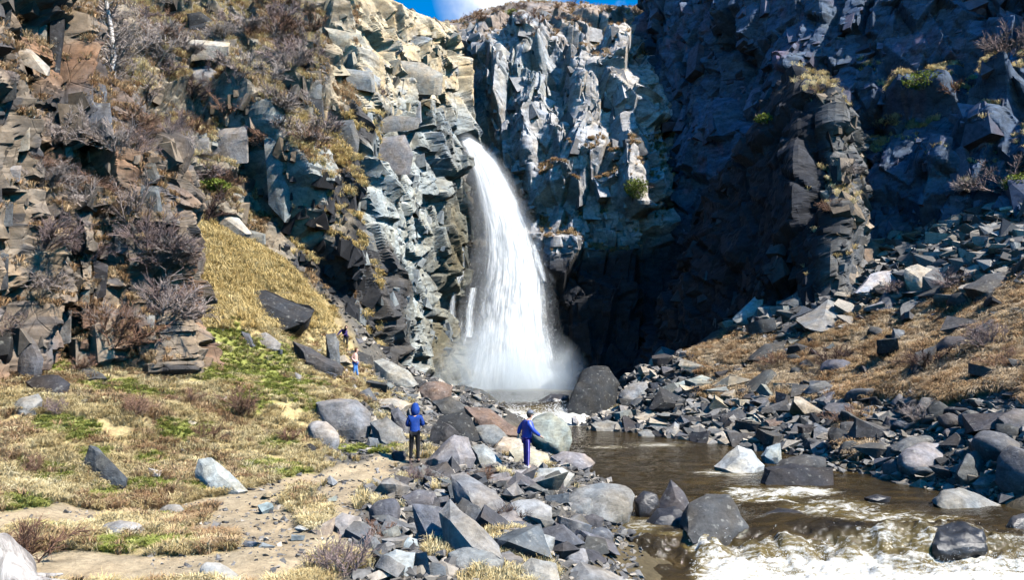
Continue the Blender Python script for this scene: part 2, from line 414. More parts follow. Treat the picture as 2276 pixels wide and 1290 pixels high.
def land_cover(P):
    "soil path / dry grass / green / rubble weights for points on the ground"
    x, y, z = P[..., 0], P[..., 1], P[..., 2]
    px, py = proj(P)
    nz = fbm(np.stack([x, y, 0 * x], -1) * 0.8, 21, 4)
    d = np.minimum.reduce([seg_dist(x, y, p) for p in PATH])
    w = np.where(py > 1190, 0.95, 0.68)
    path = 1 - sstep(0.55, 1.0, d / w + nz * 0.45)
    isl = np.where(y < 22, blobs(px, py, [(370,1215,165,24),(700,1150,36,36),(90,1188,70,16),(640,1120,20,10)]), 0); path = path * (1 - sstep(0.25, 0.5, isl + nz * 0.15))
    left = 1 - sstep(620, 760, px + nz * 60 - np.clip(1050 - py, 0, 250) * 0.55)
    left = np.where(y > 30, 1 - sstep(0, 60, px - (600 + (py - 560) * 0.72) + nz * 40), left)
    rgt = sstep(0, 60, px - 1540 + nz * 40) * sstep(0, 40, 905 - (np.clip(px - 1600, 0, 700)) * 0.0 - py + nz * 50) * sstep(0, 70, py - (795 - (px - 1560) * 0.32) + nz * 70)
    right2 = blobs(px, py, [(1620,780,100,40),(1900,960,40,50)])
    grass = np.clip(np.maximum(np.maximum(np.maximum(left, sstep(0.3, 0.5, isl)), rgt), right2), 0, 1) * (1 - path)
    green = blobs(px, py, GREEN) * (1 - path)
    green = sstep(0.2, 0.55, green * 0.95 + nz * 0.45)
    gold = grass * sstep(380, 440, px) * (1 - sstep(700, 760, py)) * (px < 1000)
    return path, grass, green, gold, nz, px, py

print('ground')
nu, nv = 400, 360
pxs = np.linspace(-700, 3000, nu); ys = np.geomspace(5.0, 96.0, nv)
gx = (pxs[:, None] - CX) / F * ys[None, :] * 1.0
gy = np.broadcast_to(ys[None, :], gx.shape)
gz = H(gx, gy)
GPt = np.stack([gx, gy, gz], -1)
path, grass, green, gold, nz, ppx, ppy = land_cover(GPt)
rgt_mask = lambda q: grass * (q > 1300)
rub = np.array([0.11, 0.10, 0.088])
C = np.broadcast_to(rub, GPt.shape).copy()
def over(C, w, c): return C * (1 - w[..., None]) + np.array(c) * w[..., None]
C = over(C, grass, (0.42, 0.33, 0.17))
C = over(C, grass * sstep(0.0, 0.5, nz) * 0.6, (0.30, 0.22, 0.14))
C = over(C, rgt_mask(ppx), (0.27, 0.19, 0.12)); C = over(C, gold, (0.44, 0.31, 0.13)); C = over(C, gold * sstep(0.15, 0.4, nz) * 0.8, (0.24, 0.19, 0.13))
C = over(C, green * 0.85, (0.20, 0.23, 0.05))
C = over(C, path, (0.36, 0.285, 0.19)); C = over(C, path * sstep(-0.05, 0.45, nz) * 0.6, (0.25, 0.2, 0.14))
C = over(C, sstep(0.35, 0.0, gz) * (gy < 50), (0.09, 0.07, 0.04))
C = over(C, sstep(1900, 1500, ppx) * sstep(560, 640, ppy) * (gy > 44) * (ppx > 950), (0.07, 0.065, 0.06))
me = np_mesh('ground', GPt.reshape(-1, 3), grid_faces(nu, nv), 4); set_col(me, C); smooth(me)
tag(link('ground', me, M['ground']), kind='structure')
# wide terrain sheet beyond the gorge
k = 60
tx = np.linspace(-900, 900, k); ty = np.linspace(-700, 1100, k)
TX, TY = np.meshgrid(tx, ty, indexing='ij')
TZ = 26 + 8 * fbm(np.stack([TX, TY, 0 * TX], -1) * 0.01, 5, 3)
inside = np.clip(1 - np.maximum(abs(TX + 0) / 85, abs(TY - 50) / 75), 0, 1)
TZ = np.where(inside > 0, -12, TZ)
TZ = np.where((TY < 0) & (abs(TX) < 200), -12, TZ)
TZ = np.where((TX > 40) & (TX < 250) & (TY < 60), -12, TZ)
TZ = np.where((TX > -200) & (TX < 0) & (TY < 40), -12, TZ)
me = np_mesh('terrain', np.stack([TX, TY, TZ], -1).reshape(-1, 3), grid_faces(k, k), 4)
set_col(me, np.broadcast_to(np.array([0.24, 0.2, 0.14]), (k, k, 3))); smooth(me)
tag(link('terrain', me, M['ground']), kind='structure')

# ------------------------------------------------------------------ cliffs
PATCH = {}
def cliff(name, columns, nu, nv, mat, relief, colour, top_back=8.0, seed=1, warp=0.5, top_taper=0.97, bumps=(), parent_kind='structure'):
    """columns: (px, [(py, depth) from foot to top]); relief: list of (cell size xyz, amplitude, box)"""
    K = 24
    base = []
    for (px, pts) in columns:
        W = np.array([at(px if len(q) == 2 else q[2], q[0], q[1]) for q in pts])
        if top_back:
            W = np.concatenate([W, [at(px, pts[-1][0] + 6, pts[-1][1] + top_back)]], 0)
        s = np.concatenate([[0], np.cumsum(np.linalg.norm(np.diff(W, axis=0), axis=1))]); s /= s[-1]
        q = np.linspace(0, 1, nv)
        base.append(np.stack([np.interp(q, s, W[:, a]) for a in range(3)], -1))
    base = np.array(base)
    L = np.concatenate([[0], np.cumsum(np.linalg.norm(np.diff(base.mean(1), axis=0), axis=1))]); L /= L[-1]
    uq = np.linspace(0, 1, nu)
    P = np.stack([np.array([np.interp(uq, L, base[:, j, a]) for j in range(nv)]).T for a in range(3)], -1)
    du = np.gradient(P, axis=0); dv = np.gradient(P, axis=1)
    N = np.cross(du, dv); N /= np.linalg.norm(N, axis=-1, keepdims=True) + 1e-9
    # smoothed outward direction
    for _ in range(6):
        N[1:-1] = (N[:-2] + N[1:-1] * 2 + N[2:]) / 4; N[:, 1:-1] = (N[:, :-2] + 2 * N[:, 1:-1] + N[:, 2:]) / 4
    N /= np.linalg.norm(N, axis=-1, keepdims=True) + 1e-9
    px0, py0 = proj(P)
    su = np.concatenate([np.zeros((1, nv)), np.cumsum(np.linalg.norm(np.diff(P, axis=0), axis=-1), 0)], 0); su = su.mean(1, keepdims=True) * 0.5 + su * 0.5
    sv = np.concatenate([np.zeros((nu, 1)), np.cumsum(np.linalg.norm(np.diff(P, axis=1), axis=-1), 1)], 1)
    st = np.stack([su, sv], -1) + 0.3 * warp * np.stack([fbm(P * 0.3, seed + 50, 3), fbm(P * 0.3, seed + 51, 3)], -1)
    D = np.zeros(P.shape[:2]); CR = None
    for k, (size, amp, order, ang) in enumerate(relief):
        h, cr = facets(st, size, seed * 31 + k * 7, order, ang, (4.0, 7.0, 6.0)[k])
        D += (h - 0.45) * amp
        CR = cr if CR is None else CR * 0.55 + cr * 0.45
    for (bx, by, rx, ry, amt) in bumps:
        w = np.exp(-((abs(px0 - bx) / rx) ** 4 + (abs(py0 - by) / ry) ** 4)); D += w * amt
    vq = np.linspace(0, 1, nv)[None]
    D *= 1 - 0.85 * sstep(top_taper, min(1.0, top_taper + 0.1), vq)
    D += 0.02 * fbm(P * 2.5, seed + 5, 3)
    X = P + N * D[..., None]
    C = colour(px0, py0, P, CR, fbm(P * 0.3, seed + 8, 4))
    fn = np.cross(np.gradient(X, axis=0), np.gradient(X, axis=1)); fn /= np.linalg.norm(fn, axis=-1, keepdims=True) + 1e-9
    me = np_mesh(name, X.reshape(-1, 3), grid_faces(nu, nv), 4)
    set_col(me, C); flat(me)
    o = link(name, me, M[mat]); tag(o, kind=parent_kind)
    qx, qy = proj(X)
    PATCH[name] = dict(X=X, N=N, fn=fn, px=qx, py=qy, D=D, o=o, zfoot=None)
    return o
def on_cliff(name, px, py):
    p = PATCH[name]; d = (p['px'] - px) ** 2 + (p['py'] - py) ** 2
    near = d < max(d.min() * 1.5, 60)
    dist = np.where(near, p['X'][..., 1], 1e9)
    k = np.unravel_index(np.argmin(dist), dist.shape)
    return p['X'][k], p['N'][k]
def mixc(C, w, c): return C * (1 - np.clip(w, 0, 1)[..., None]) + np.array(c) * np.clip(w, 0, 1)[..., None]
def shade_cells(C, CR, n, k=0.55):
    return C * np.clip(1 - k * 0.75 + 1.5 * k * CR + 0.2 * n, 0.25, 2)[..., None]

print('cliffs')
def col_near(px, py, P, CR, n):
    C = np.broadcast_to(np.array([0.26, 0.20, 0.14]), P.shape).copy()
    C = mixc(C, sstep(0.5, 0.75, CR), (0.075, 0.07, 0.068))
    C = mixc(C, sstep(0.25, 0.08, CR), (0.38, 0.33, 0.25))
    C = mixc(C, sstep(0.0, 0.4, n) * 0.7, (0.24, 0.12, 0.06))
    C = mixc(C, blobs(px, py, [(150,240,90,60),(60,780,40,50),(325,440,40,60),(200,270,60,60)]), (0.11, 0.105, 0.105))
    return shade_cells(C, CR, n, 0.5)
cliff('near_cliff', [(-420,[(900,14),(500,15),(0,16),(-500,18)]), (-100,[(900,18.5),(500,18.6),(0,19.5),(-420,21)]), (0,[(885,20.5),(500,20.5),(0,21),(-420,22.5)]),
   (60,[(880,21.5),(500,21.6),(100,22),(-360,23)]), (128,[(875,22.4),(500,22.6),(200,23.2),(-260,24)]), (146,[(875,22.8),(500,23.0),(260,23.6),(190,24)]),
   (250,[(866,23.6),(560,24.0),(400,24.4),(245,25)]), (262,[(862,23.8),(560,24.2),(450,24.6),(380,25)]), (352,[(855,24.6),(600,25),(500,25.2),(372,26)]),
   (386,[(850,25.4),(680,25.8),(600,26),(500,26.6)]), (396,[(846,26),(700,26.6),(640,27),(570,27.4)]), (388,[(806,30),(700,31),(640,32),(570,33)]), (380,[(806,38),(700,39),(640,40),(570,41)])],
   430, 340, 'cliff_left', [((2.2,3.8),1.7,0.92,0.04), ((0.95,0.85),0.75,0.94,0.06), ((0.4,0.28),0.14,0.92,0.05)], col_near, 5.0, 3, 0.25)

def col_left(px, py, P, CR, n):
    C = np.broadcast_to(np.array([0.245, 0.20, 0.145]), P.shape).copy()
    tan = sstep(660, 760, px + n * 60 + (py - 200) * 0.25) * (1 - sstep(210, 290, py + n * 60))
    C = mixc(C, sstep(0.0, 0.5, n) * 0.5, (0.33, 0.26, 0.17))
    C = mixc(C, tan, (0.46, 0.37, 0.24))
    C = mixc(C, tan * sstep(0.62, 0.8, CR), (0.27, 0.265, 0.245))
    gw = sstep(770, 800, px) * sstep(215, 275, py + n * 60)
    C = mixc(C, gw, (0.30, 0.315, 0.295))
    C = mixc(C, gw * sstep(0.6, 0.85, CR), (0.15, 0.17, 0.185))
    C = mixc(C, gw * blobs(px, py, [(860,520,50,80),(860,700,40,90)]) * 0.8, (0.42, 0.43, 0.38))
    dk = blobs(px, py, [(690,210,35,60),(770,300,40,50),(740,420,60,90),(770,560,60,110),(830,640,50,120),(700,600,60,60),(800,720,90,70),(870,800,60,60),(760,650,80,60)])
    C = mixc(C, sstep(0.3, 0.75, dk + n * 0.3) * (px < 880), (0.06, 0.057, 0.056))
    C = mixc(C, blobs(px, py, [(640,420,30,60),(560,330,60,40),(470,300,60,40)]) * 0.8, (0.26, 0.285, 0.275))
    C = mixc(C, blobs(px, py, [(985,560,40,190),(970,760,60,100)]) , (0.10, 0.085, 0.05))
    C = mixc(C, blobs(px, py, [(960,330,30,60)]) * 0.7, (0.16, 0.17, 0.18))
    C = mixc(C, sstep(0.35, 0.7, n) * (px < 700) * 0.7, (0.27, 0.20, 0.12))
    return shade_cells(C, CR, n, 0.6)
cliff('left_cliff', [(-150,[(700,29),(300,34),(0,40),(-400,52)]), (120,[(650,32),(300,37),(0,44),(-350,56)]), (260,[(620,36),(400,37.5),(200,42),(0,49),(-300,60)]), (400,[(570,40.5),(420,41),(300,43.5),(150,49),(0,56),(-250,66)]),
   (480,[(600,42.5),(500,42.5),(300,45.5),(150,51),(0,58),(-250,69)]),(560,[(640,44.5),(560,44.5),(300,47),(150,52.5),(0,60),(-200,70)]), (640,[(680,46),(550,46),(300,49),(150,55),(0,62),(-140,70)]), (720,[(740,48.5),(500,49.5),(300,51.5),(150,57),(0,65),(-70,70)]),
   (790,[(800,51),(500,52),(300,53.5),(150,60),(0,68),(-25,71)]), (845,[(850,52.5),(700,54),(560,55.5),(400,60),(250,64),(20,71),(-8,73)]), (885,[(880,56),(800,58),(600,62),(300,66),(100,70),(14,74)]), (940,[(900,66),(600,68.5),(300,70.5),(100,74),(38,77)]),
   (1000,[(905,73),(700,74),(500,75),(300,76),(150,78),(57,82)]), (1012,[(905,76),(600,79),(300,82),(150,84),(60,90)]), (1008,[(905,84),(600,88),(300,92),(150,96),(60,104)])],
   520, 380, 'cliff_left', [((6.5,7.5),3.2,0.7,0.3), ((2.6,2.4),1.5,0.75,0.3), ((1.0,0.75),0.26,0.8,0.3)], col_left, 10.0, 5, 0.6, 0.72,
   bumps=[(860,330,60,60,-1.2),(740,480,50,120,0.9),(470,290,100,40,0.8),(640,420,50,90,1.3),(690,220,28,60,1.3),(440,60,50,40,1.0),(470,170,55,50,0.8)])

def col_back(px, py, P, CR, n):
    C = np.broadcast_to(np.array([0.38, 0.365, 0.355]), P.shape).copy()
    C = mixc(C, sstep(0.55, 0.85, CR), (0.22, 0.22, 0.225))
    C = mixc(C, sstep(0.3, 0.1, CR) * 0.7, (0.37, 0.34, 0.31))
    C = mixc(C, 1 - sstep(60, 110, py + n * 40), (0.25, 0.20, 0.165))
    C = mixc(C, blobs(px, py, [(1180,190,60,60)]) * 0.6, (0.29, 0.34, 0.33))
    C = mixc(C, blobs(px, py, [(1360,190,60,120),(1330,250,60,60)]) * 0.5, (0.42, 0.36, 0.30))
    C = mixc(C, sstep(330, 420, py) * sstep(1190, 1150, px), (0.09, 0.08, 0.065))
    C = mixc(C, sstep(520, 600, py + (px - 1300) * 0.2), (0.02, 0.021, 0.025))  # lower wall near-black: the shadow there is put into the colour
    return shade_cells(C, CR, n, 0.55)
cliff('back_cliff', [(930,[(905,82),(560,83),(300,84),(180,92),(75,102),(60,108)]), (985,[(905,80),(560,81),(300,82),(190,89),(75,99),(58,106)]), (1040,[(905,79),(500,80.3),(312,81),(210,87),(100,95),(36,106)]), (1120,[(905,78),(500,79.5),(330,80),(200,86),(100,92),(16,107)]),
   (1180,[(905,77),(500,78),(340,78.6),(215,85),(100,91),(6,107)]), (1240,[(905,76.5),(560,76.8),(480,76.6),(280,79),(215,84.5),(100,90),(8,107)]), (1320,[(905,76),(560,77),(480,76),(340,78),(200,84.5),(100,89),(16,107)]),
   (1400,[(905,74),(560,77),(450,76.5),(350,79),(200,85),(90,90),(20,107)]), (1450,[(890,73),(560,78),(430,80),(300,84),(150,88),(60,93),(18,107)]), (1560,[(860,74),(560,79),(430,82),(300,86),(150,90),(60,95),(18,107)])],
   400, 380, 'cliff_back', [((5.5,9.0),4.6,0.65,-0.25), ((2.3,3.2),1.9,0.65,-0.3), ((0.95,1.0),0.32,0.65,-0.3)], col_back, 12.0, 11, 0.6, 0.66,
   bumps=[(1085,400,75,140,-3.2),(1058,220,38,90,-5.0),(1180,120,40,60,1.6),(1236,185,28,85,-4.5),(1325,115,18,40,-3.0),(1330,190,60,90,1.5),(1345,405,60,60,1.6),(1215,330,26,60,-2.0),(1180,420,60,80,-1.5)])

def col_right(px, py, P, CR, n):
    C = np.broadcast_to(np.array([0.07, 0.10, 0.15]), P.shape).copy()  # the blue of the shade is put into this rock colour
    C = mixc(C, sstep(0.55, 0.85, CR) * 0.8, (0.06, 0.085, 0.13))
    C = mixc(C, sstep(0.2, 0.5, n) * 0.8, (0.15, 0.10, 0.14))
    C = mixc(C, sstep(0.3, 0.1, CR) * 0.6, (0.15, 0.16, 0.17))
    C = mixc(C, sstep(420, 560, py) * sstep(1800, 1500, px), (0.02, 0.022, 0.027))  # near-black low on the left: deep shade painted into the face
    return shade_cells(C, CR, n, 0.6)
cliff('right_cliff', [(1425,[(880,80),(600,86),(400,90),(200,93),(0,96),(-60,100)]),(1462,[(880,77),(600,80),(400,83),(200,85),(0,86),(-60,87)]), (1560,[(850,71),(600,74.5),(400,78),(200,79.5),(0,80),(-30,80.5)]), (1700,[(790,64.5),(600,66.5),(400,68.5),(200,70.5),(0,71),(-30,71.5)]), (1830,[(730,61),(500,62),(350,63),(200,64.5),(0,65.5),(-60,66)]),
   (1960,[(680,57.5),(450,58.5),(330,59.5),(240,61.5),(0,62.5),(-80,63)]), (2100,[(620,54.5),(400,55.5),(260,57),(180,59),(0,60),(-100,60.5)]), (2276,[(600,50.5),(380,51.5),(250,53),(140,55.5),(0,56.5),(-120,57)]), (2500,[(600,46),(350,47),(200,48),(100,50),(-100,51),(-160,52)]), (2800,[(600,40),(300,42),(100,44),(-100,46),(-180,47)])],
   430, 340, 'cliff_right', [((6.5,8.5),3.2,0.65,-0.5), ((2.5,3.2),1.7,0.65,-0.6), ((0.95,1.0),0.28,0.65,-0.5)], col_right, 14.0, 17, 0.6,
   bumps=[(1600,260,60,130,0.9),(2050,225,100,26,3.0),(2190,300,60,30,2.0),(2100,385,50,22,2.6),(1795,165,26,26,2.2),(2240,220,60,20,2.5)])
def col_buttress(px, py, P, CR, n):
    C = np.broadcast_to(np.array([0.02, 0.021, 0.026]), P.shape).copy()  # near-black base: the buttress's deep shade as colour
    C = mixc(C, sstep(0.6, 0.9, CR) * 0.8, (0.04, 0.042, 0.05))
    C = mixc(C, sstep(1825, 1860, px + n * 25), (0.11, 0.108, 0.105))  # spine lighter where the sun strikes: light put into the colour
    return shade_cells(C, CR, n, 0.6)
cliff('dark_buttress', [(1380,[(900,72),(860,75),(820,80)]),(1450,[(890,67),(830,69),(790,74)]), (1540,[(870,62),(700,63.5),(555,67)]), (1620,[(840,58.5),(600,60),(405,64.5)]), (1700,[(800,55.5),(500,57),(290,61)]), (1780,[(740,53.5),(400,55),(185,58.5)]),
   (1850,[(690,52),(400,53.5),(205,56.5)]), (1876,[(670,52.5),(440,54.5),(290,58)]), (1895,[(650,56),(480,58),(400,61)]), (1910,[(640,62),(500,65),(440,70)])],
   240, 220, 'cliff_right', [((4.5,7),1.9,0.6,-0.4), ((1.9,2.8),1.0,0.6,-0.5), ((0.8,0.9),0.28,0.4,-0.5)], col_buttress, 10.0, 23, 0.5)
# ------------------------------------------------------------------ water
print('water')
t = NT('river_water')
foam = t.attr('foam', 'Fac')
fn1 = t.noise(2.6, 8, 0.72, t.wcoord((0.5, 1.9, 1.5)), 0.9); fn2 = t.noise(13, 5, 0.7, t.wcoord((0.8, 1.4, 1)))
ff = t.math('ADD', foam, t.math('ADD', t.math('MULTIPLY', t.math('SUBTRACT', fn1, 0.5), 2.4), t.math('MULTIPLY', t.math('SUBTRACT', fn2, 0.5), 0.35)))
fm = t.ramp(ff, [(0.50, 0.0), (0.85, 1.0)])
amber = t.ramp(t.noise(0.9, 4, 0.6, t.wcoord((0.6, 1.6, 1))), [(0.3, (0.014, 0.010, 0.004)), (0.55, (0.036, 0.024, 0.008)), (0.75, (0.08, 0.05, 0.013))])
amber = t.mix(t.ramp(foam, [(0.3, 0.0), (0.8, 0.8)]), amber, (0.20, 0.15, 0.05))
t.base(t.mix(fm, amber, t.ramp(fn2, [(0.32, (0.30, 0.26, 0.16)), (0.58, (0.66, 0.65, 0.61))])))
t.set(Roughness=t.ramp(fm, [(0, 0.09), (1, 0.65)]), Specular_IOR_Level=0.5, IOR=1.33)
b1 = t.noise(3.2, 5, 0.6, t.wcoord((0.7, 1.9, 1)), 0.5); b2 = t.noise(11, 4, 0.65, t.wcoord((0.7, 1.7, 1)))
t.bump(t.math('ADD', t.math('MULTIPLY', b1, 1.0), t.math('ADD', t.math('MULTIPLY', b2, 0.35), t.math('MULTIPLY', fm, 0.25))), 0.55, 0.11)
M['river'] = t.m

def level(y):
    z = np.where(y > 47.8, 1.2, 0.0)
    z = 1.2 * sstep(45.6, 49.5, y) - 0.52 * (1 - sstep(16.5, 17.7, y))
    return z
SUNKEN = [(2125,1178,0.9,0.34),(1745,1150,0.8,0.2),(1620,1195,0.9,0.28),(1850,1165,0.9,0.2),(1960,1175,0.6,0.2),(1700,1185,0.7,0.2)]
nu, nv = 420, 470
pxs = np.linspace(980, 2420, nu); ys = np.concatenate([np.geomspace(13.0, 27, 300, endpoint=False), np.geomspace(27, 84, 170)])
X = (pxs[:, None] - CX) / F * ys[None]; Y = np.broadcast_to(ys[None], X.shape).copy()
pw = np.stack([X, Y, 0 * X], -1)
Yw = Y + 0.55 * fbm(pw * np.array([0.9, 0.9, 1]), 31, 3)
Z = level(Yw)
ppx, ppy = proj(np.stack([X, Y, Z], -1))
rap = np.exp(-((Y - 16.9) / 1.0) ** 2)
up = blobs(ppx, ppy, [(1700,1105,120,18),(1850,1130,130,22),(1960,1150,120,18),(1800,1095,60,12),(1650,1095,60,14),(2080,1160,90,14)])
casc = np.exp(-((Y - 47.3) / 1.5) ** 2)
turb = np.clip(rap + 0.6 * up + casc, 0, 1)
Z = Z + turb * 0.26 * fbm(pw * np.array([1.6, 2.6, 1]), 41, 4) + turb * 0.10 * fbm(pw * np.array([6, 8, 1]), 43, 3) + 0.022 * fbm(pw * np.array([1.0, 2.6, 1]), 45, 3) + 0.012 * fbm(pw * np.array([3.5, 7, 1]), 47, 2)
for (a, b, r, h) in SUNKEN:
    q = at(a, b, 0); q = at(a, b, 4 * F / (b - 800))
    Z += h * np.exp(-((X - q[0]) / r) ** 2 - ((Y - q[1]) / (r * 0.7)) ** 2)
nz = fbm(pw * np.array([0.7, 1.4, 1]), 51, 4)
foamv = np.clip(0.85 * np.exp(-((Y - 16.0 + 0.45 * nz) / 0.85) ** 2) * sstep(1500, 1600, ppx) + 0.55 * up + 0.95 * np.exp(-((Y - 46.6) / 1.7) ** 2) + 0.30 * np.exp(-((Y - 17.2) / 0.5) ** 2) * sstep(1480, 1560, ppx)
   + 0.5 * blobs(ppx, ppy, [(1425,1172,60,26),(1405,1180,40,20),(1390,1155,30,14),(1590,1050,50,10),(1460,990,90,7),(1350,995,60,5),(1490,1190,40,9),(2140,1128,60,5),(1780,1092,70,9),(1560,1215,40,16),(1640,1055,50,9)])
   + 0.5 * sstep(58, 72, Y) + 0.2 * (Y < 16) * sstep(1480, 1600, ppx) + 0.10, 0, 1)
me = np_mesh('river', np.stack([X, Y, Z], -1).reshape(-1, 3), grid_faces(nu, nv), 4); set_f(me, foamv, 'foam'); smooth(me)
tag(link('river', me, M['river']), kind='structure')

# ------------------------------------------------------------------ geometry-node scatter: a mesh of points, each with turn, size and kind
def tri_obj(name, V, Fc, mat):
    me = np_mesh(name, np.array(V), np.array(Fc), 3); me.materials.append(mat)
    return bpy.data.objects.new(name, me)
def scatter(name, pts, rot, scl, idx, protos, label_kind='stuff'):
    coll = bpy.data.collections.new(name + '_pieces')
    for k, o in enumerate(protos):
        o.name = '%02d_' % k + o.name; coll.objects.link(o)
    me = bpy.data.meshes.new(name); pts = np.ascontiguousarray(pts, np.float32)
    me.vertices.add(len(pts)); me.vertices.foreach_set('co', pts.ravel())
    a = me.attributes.new('turn', 'FLOAT_VECTOR', 'POINT'); a.data.foreach_set('vector', np.ascontiguousarray(rot, np.float32).ravel())
    scl = np.asarray(scl, np.float32)
    if scl.ndim == 1: scl = np.repeat(scl[:, None], 3, 1)
    a = me.attributes.new('size', 'FLOAT_VECTOR', 'POINT'); a.data.foreach_set('vector', np.ascontiguousarray(scl).ravel())
    a = me.attributes.new('kind_of', 'INT', 'POINT'); a.data.foreach_set('value', np.ascontiguousarray(idx, np.int32))
    ng = bpy.data.node_groups.new(name, 'GeometryNodeTree')
    ng.interface.new_socket('Geometry', in_out='INPUT', socket_type='NodeSocketGeometry'); ng.interface.new_socket('Geometry', in_out='OUTPUT', socket_type='NodeSocketGeometry')
    n, l = ng.nodes, ng.links
    gi, go = n.new('NodeGroupInput'), n.new('NodeGroupOutput')
    ci = n.new('GeometryNodeCollectionInfo'); ci.inputs['Collection'].default_value = coll; ci.inputs['Separate Children'].default_value = True; ci.inputs['Reset Children'].default_value = True
    ip = n.new('GeometryNodeInstanceOnPoints'); ip.inputs['Pick Instance'].default_value = True
    def at_(nm, ty):
        k = n.new('GeometryNodeInputNamedAttribute'); k.data_type = ty; k.inputs['Name'].default_value = nm; return k.outputs['Attribute']
    l.new(gi.outputs[0], ip.inputs['Points']); l.new(ci.outputs[0], ip.inputs['Instance'])
    l.new(at_('kind_of', 'INT'), ip.inputs['Instance Index']); l.new(at_('size', 'FLOAT_VECTOR'), ip.inputs['Scale'])
    l.new(at_('turn', 'FLOAT_VECTOR'), ip.inputs['Rotation']); l.new(ip.outputs[0], go.inputs[0])
    o = link(name, me); md = o.modifiers.new('scatter', 'NODES'); md.node_group = ng
    o['kind'] = label_kind
    return o
ICO_V = None
def ico():
    bm = bmesh.new(); bmesh.ops.create_icosphere(bm, subdivisions=1, radius=1.0)
    V = [v.co[:] for v in bm.verts]; Fc = [[v.index for v in f.verts] for f in bm.faces]; bm.free(); return V, Fc

# ------------------------------------------------------------------ the waterfall
t = NT('falling_water')
uv = t.attr('flow', 'Vector')
m = t.new('ShaderNodeMapping'); m.inputs['Scale'].default_value = (16.0, 0.6, 1); t.l.new(uv, m.inputs['Vector'])
s1 = t.noise(1.6, 7, 0.7, m.outputs[0], 0.8)
m2 = t.new('ShaderNodeMapping'); m2.inputs['Scale'].default_value = (48.0, 2.0, 1); t.l.new(uv, m2.inputs['Vector'])
s2 = t.noise(2.0, 5, 0.7, m2.outputs[0], 0.4)
edge = t.attr('thick', 'Fac')
al = t.math('ADD', edge, t.math('ADD', t.math('MULTIPLY', t.math('SUBTRACT', s1, 0.5), 1.2), t.math('MULTIPLY', t.math('SUBTRACT', s2, 0.5), 0.7)))
alpha = t.ramp(al, [(0.22, 0.0), (0.95, 1.0)])
t.base(t.ramp(t.math('ADD', t.math('MULTIPLY', s1, 0.6), t.math('MULTIPLY', s2, 0.4)), [(0.36, (0.30, 0.37, 0.44)), (0.5, (0.62, 0.66, 0.69)), (0.62, (0.88, 0.89, 0.89))])); t.set(Roughness=0.8, Specular_IOR_Level=0.2)
bn = t.bump(t.math('ADD', s1, t.math('MULTIPLY', s2, 0.6)), 0.5, 0.15)
# a mass of drops scatters light much the same whichever way the sheet faces: blend its normal towards up
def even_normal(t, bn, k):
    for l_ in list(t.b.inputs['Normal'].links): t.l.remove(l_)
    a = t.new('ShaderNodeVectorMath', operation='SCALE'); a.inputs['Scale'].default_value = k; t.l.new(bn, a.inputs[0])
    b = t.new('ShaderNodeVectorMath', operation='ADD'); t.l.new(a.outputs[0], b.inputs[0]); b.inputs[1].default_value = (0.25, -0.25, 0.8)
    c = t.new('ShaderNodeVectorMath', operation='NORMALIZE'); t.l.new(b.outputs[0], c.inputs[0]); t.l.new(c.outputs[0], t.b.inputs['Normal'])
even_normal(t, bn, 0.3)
tr = t.new('ShaderNodeBsdfTranslucent'); tr.inputs['Color'].default_value = (0.93, 0.94, 0.94, 1)
ms = t.new('ShaderNodeMixShader'); ms.inputs[0].default_value = 0.25
t.l.new(t.b.outputs[0], ms.inputs[1]); t.l.new(tr.outputs[0], ms.inputs[2])
tp = t.new('ShaderNodeBsdfTransparent'); mx = t.new('ShaderNodeMixShader')
t.l.new(alpha, mx.inputs[0]); t.l.new(tp.outputs[0], mx.inputs[1]); t.l.new(ms.outputs[0], mx.inputs[2]); t.l.new(mx.outputs[0], t.out.inputs['Surface'])
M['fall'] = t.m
t = NT('spray_drops'); t.base((0.94, 0.95, 0.95)); t.set(Roughness=0.6)
M['drop'] = t.m

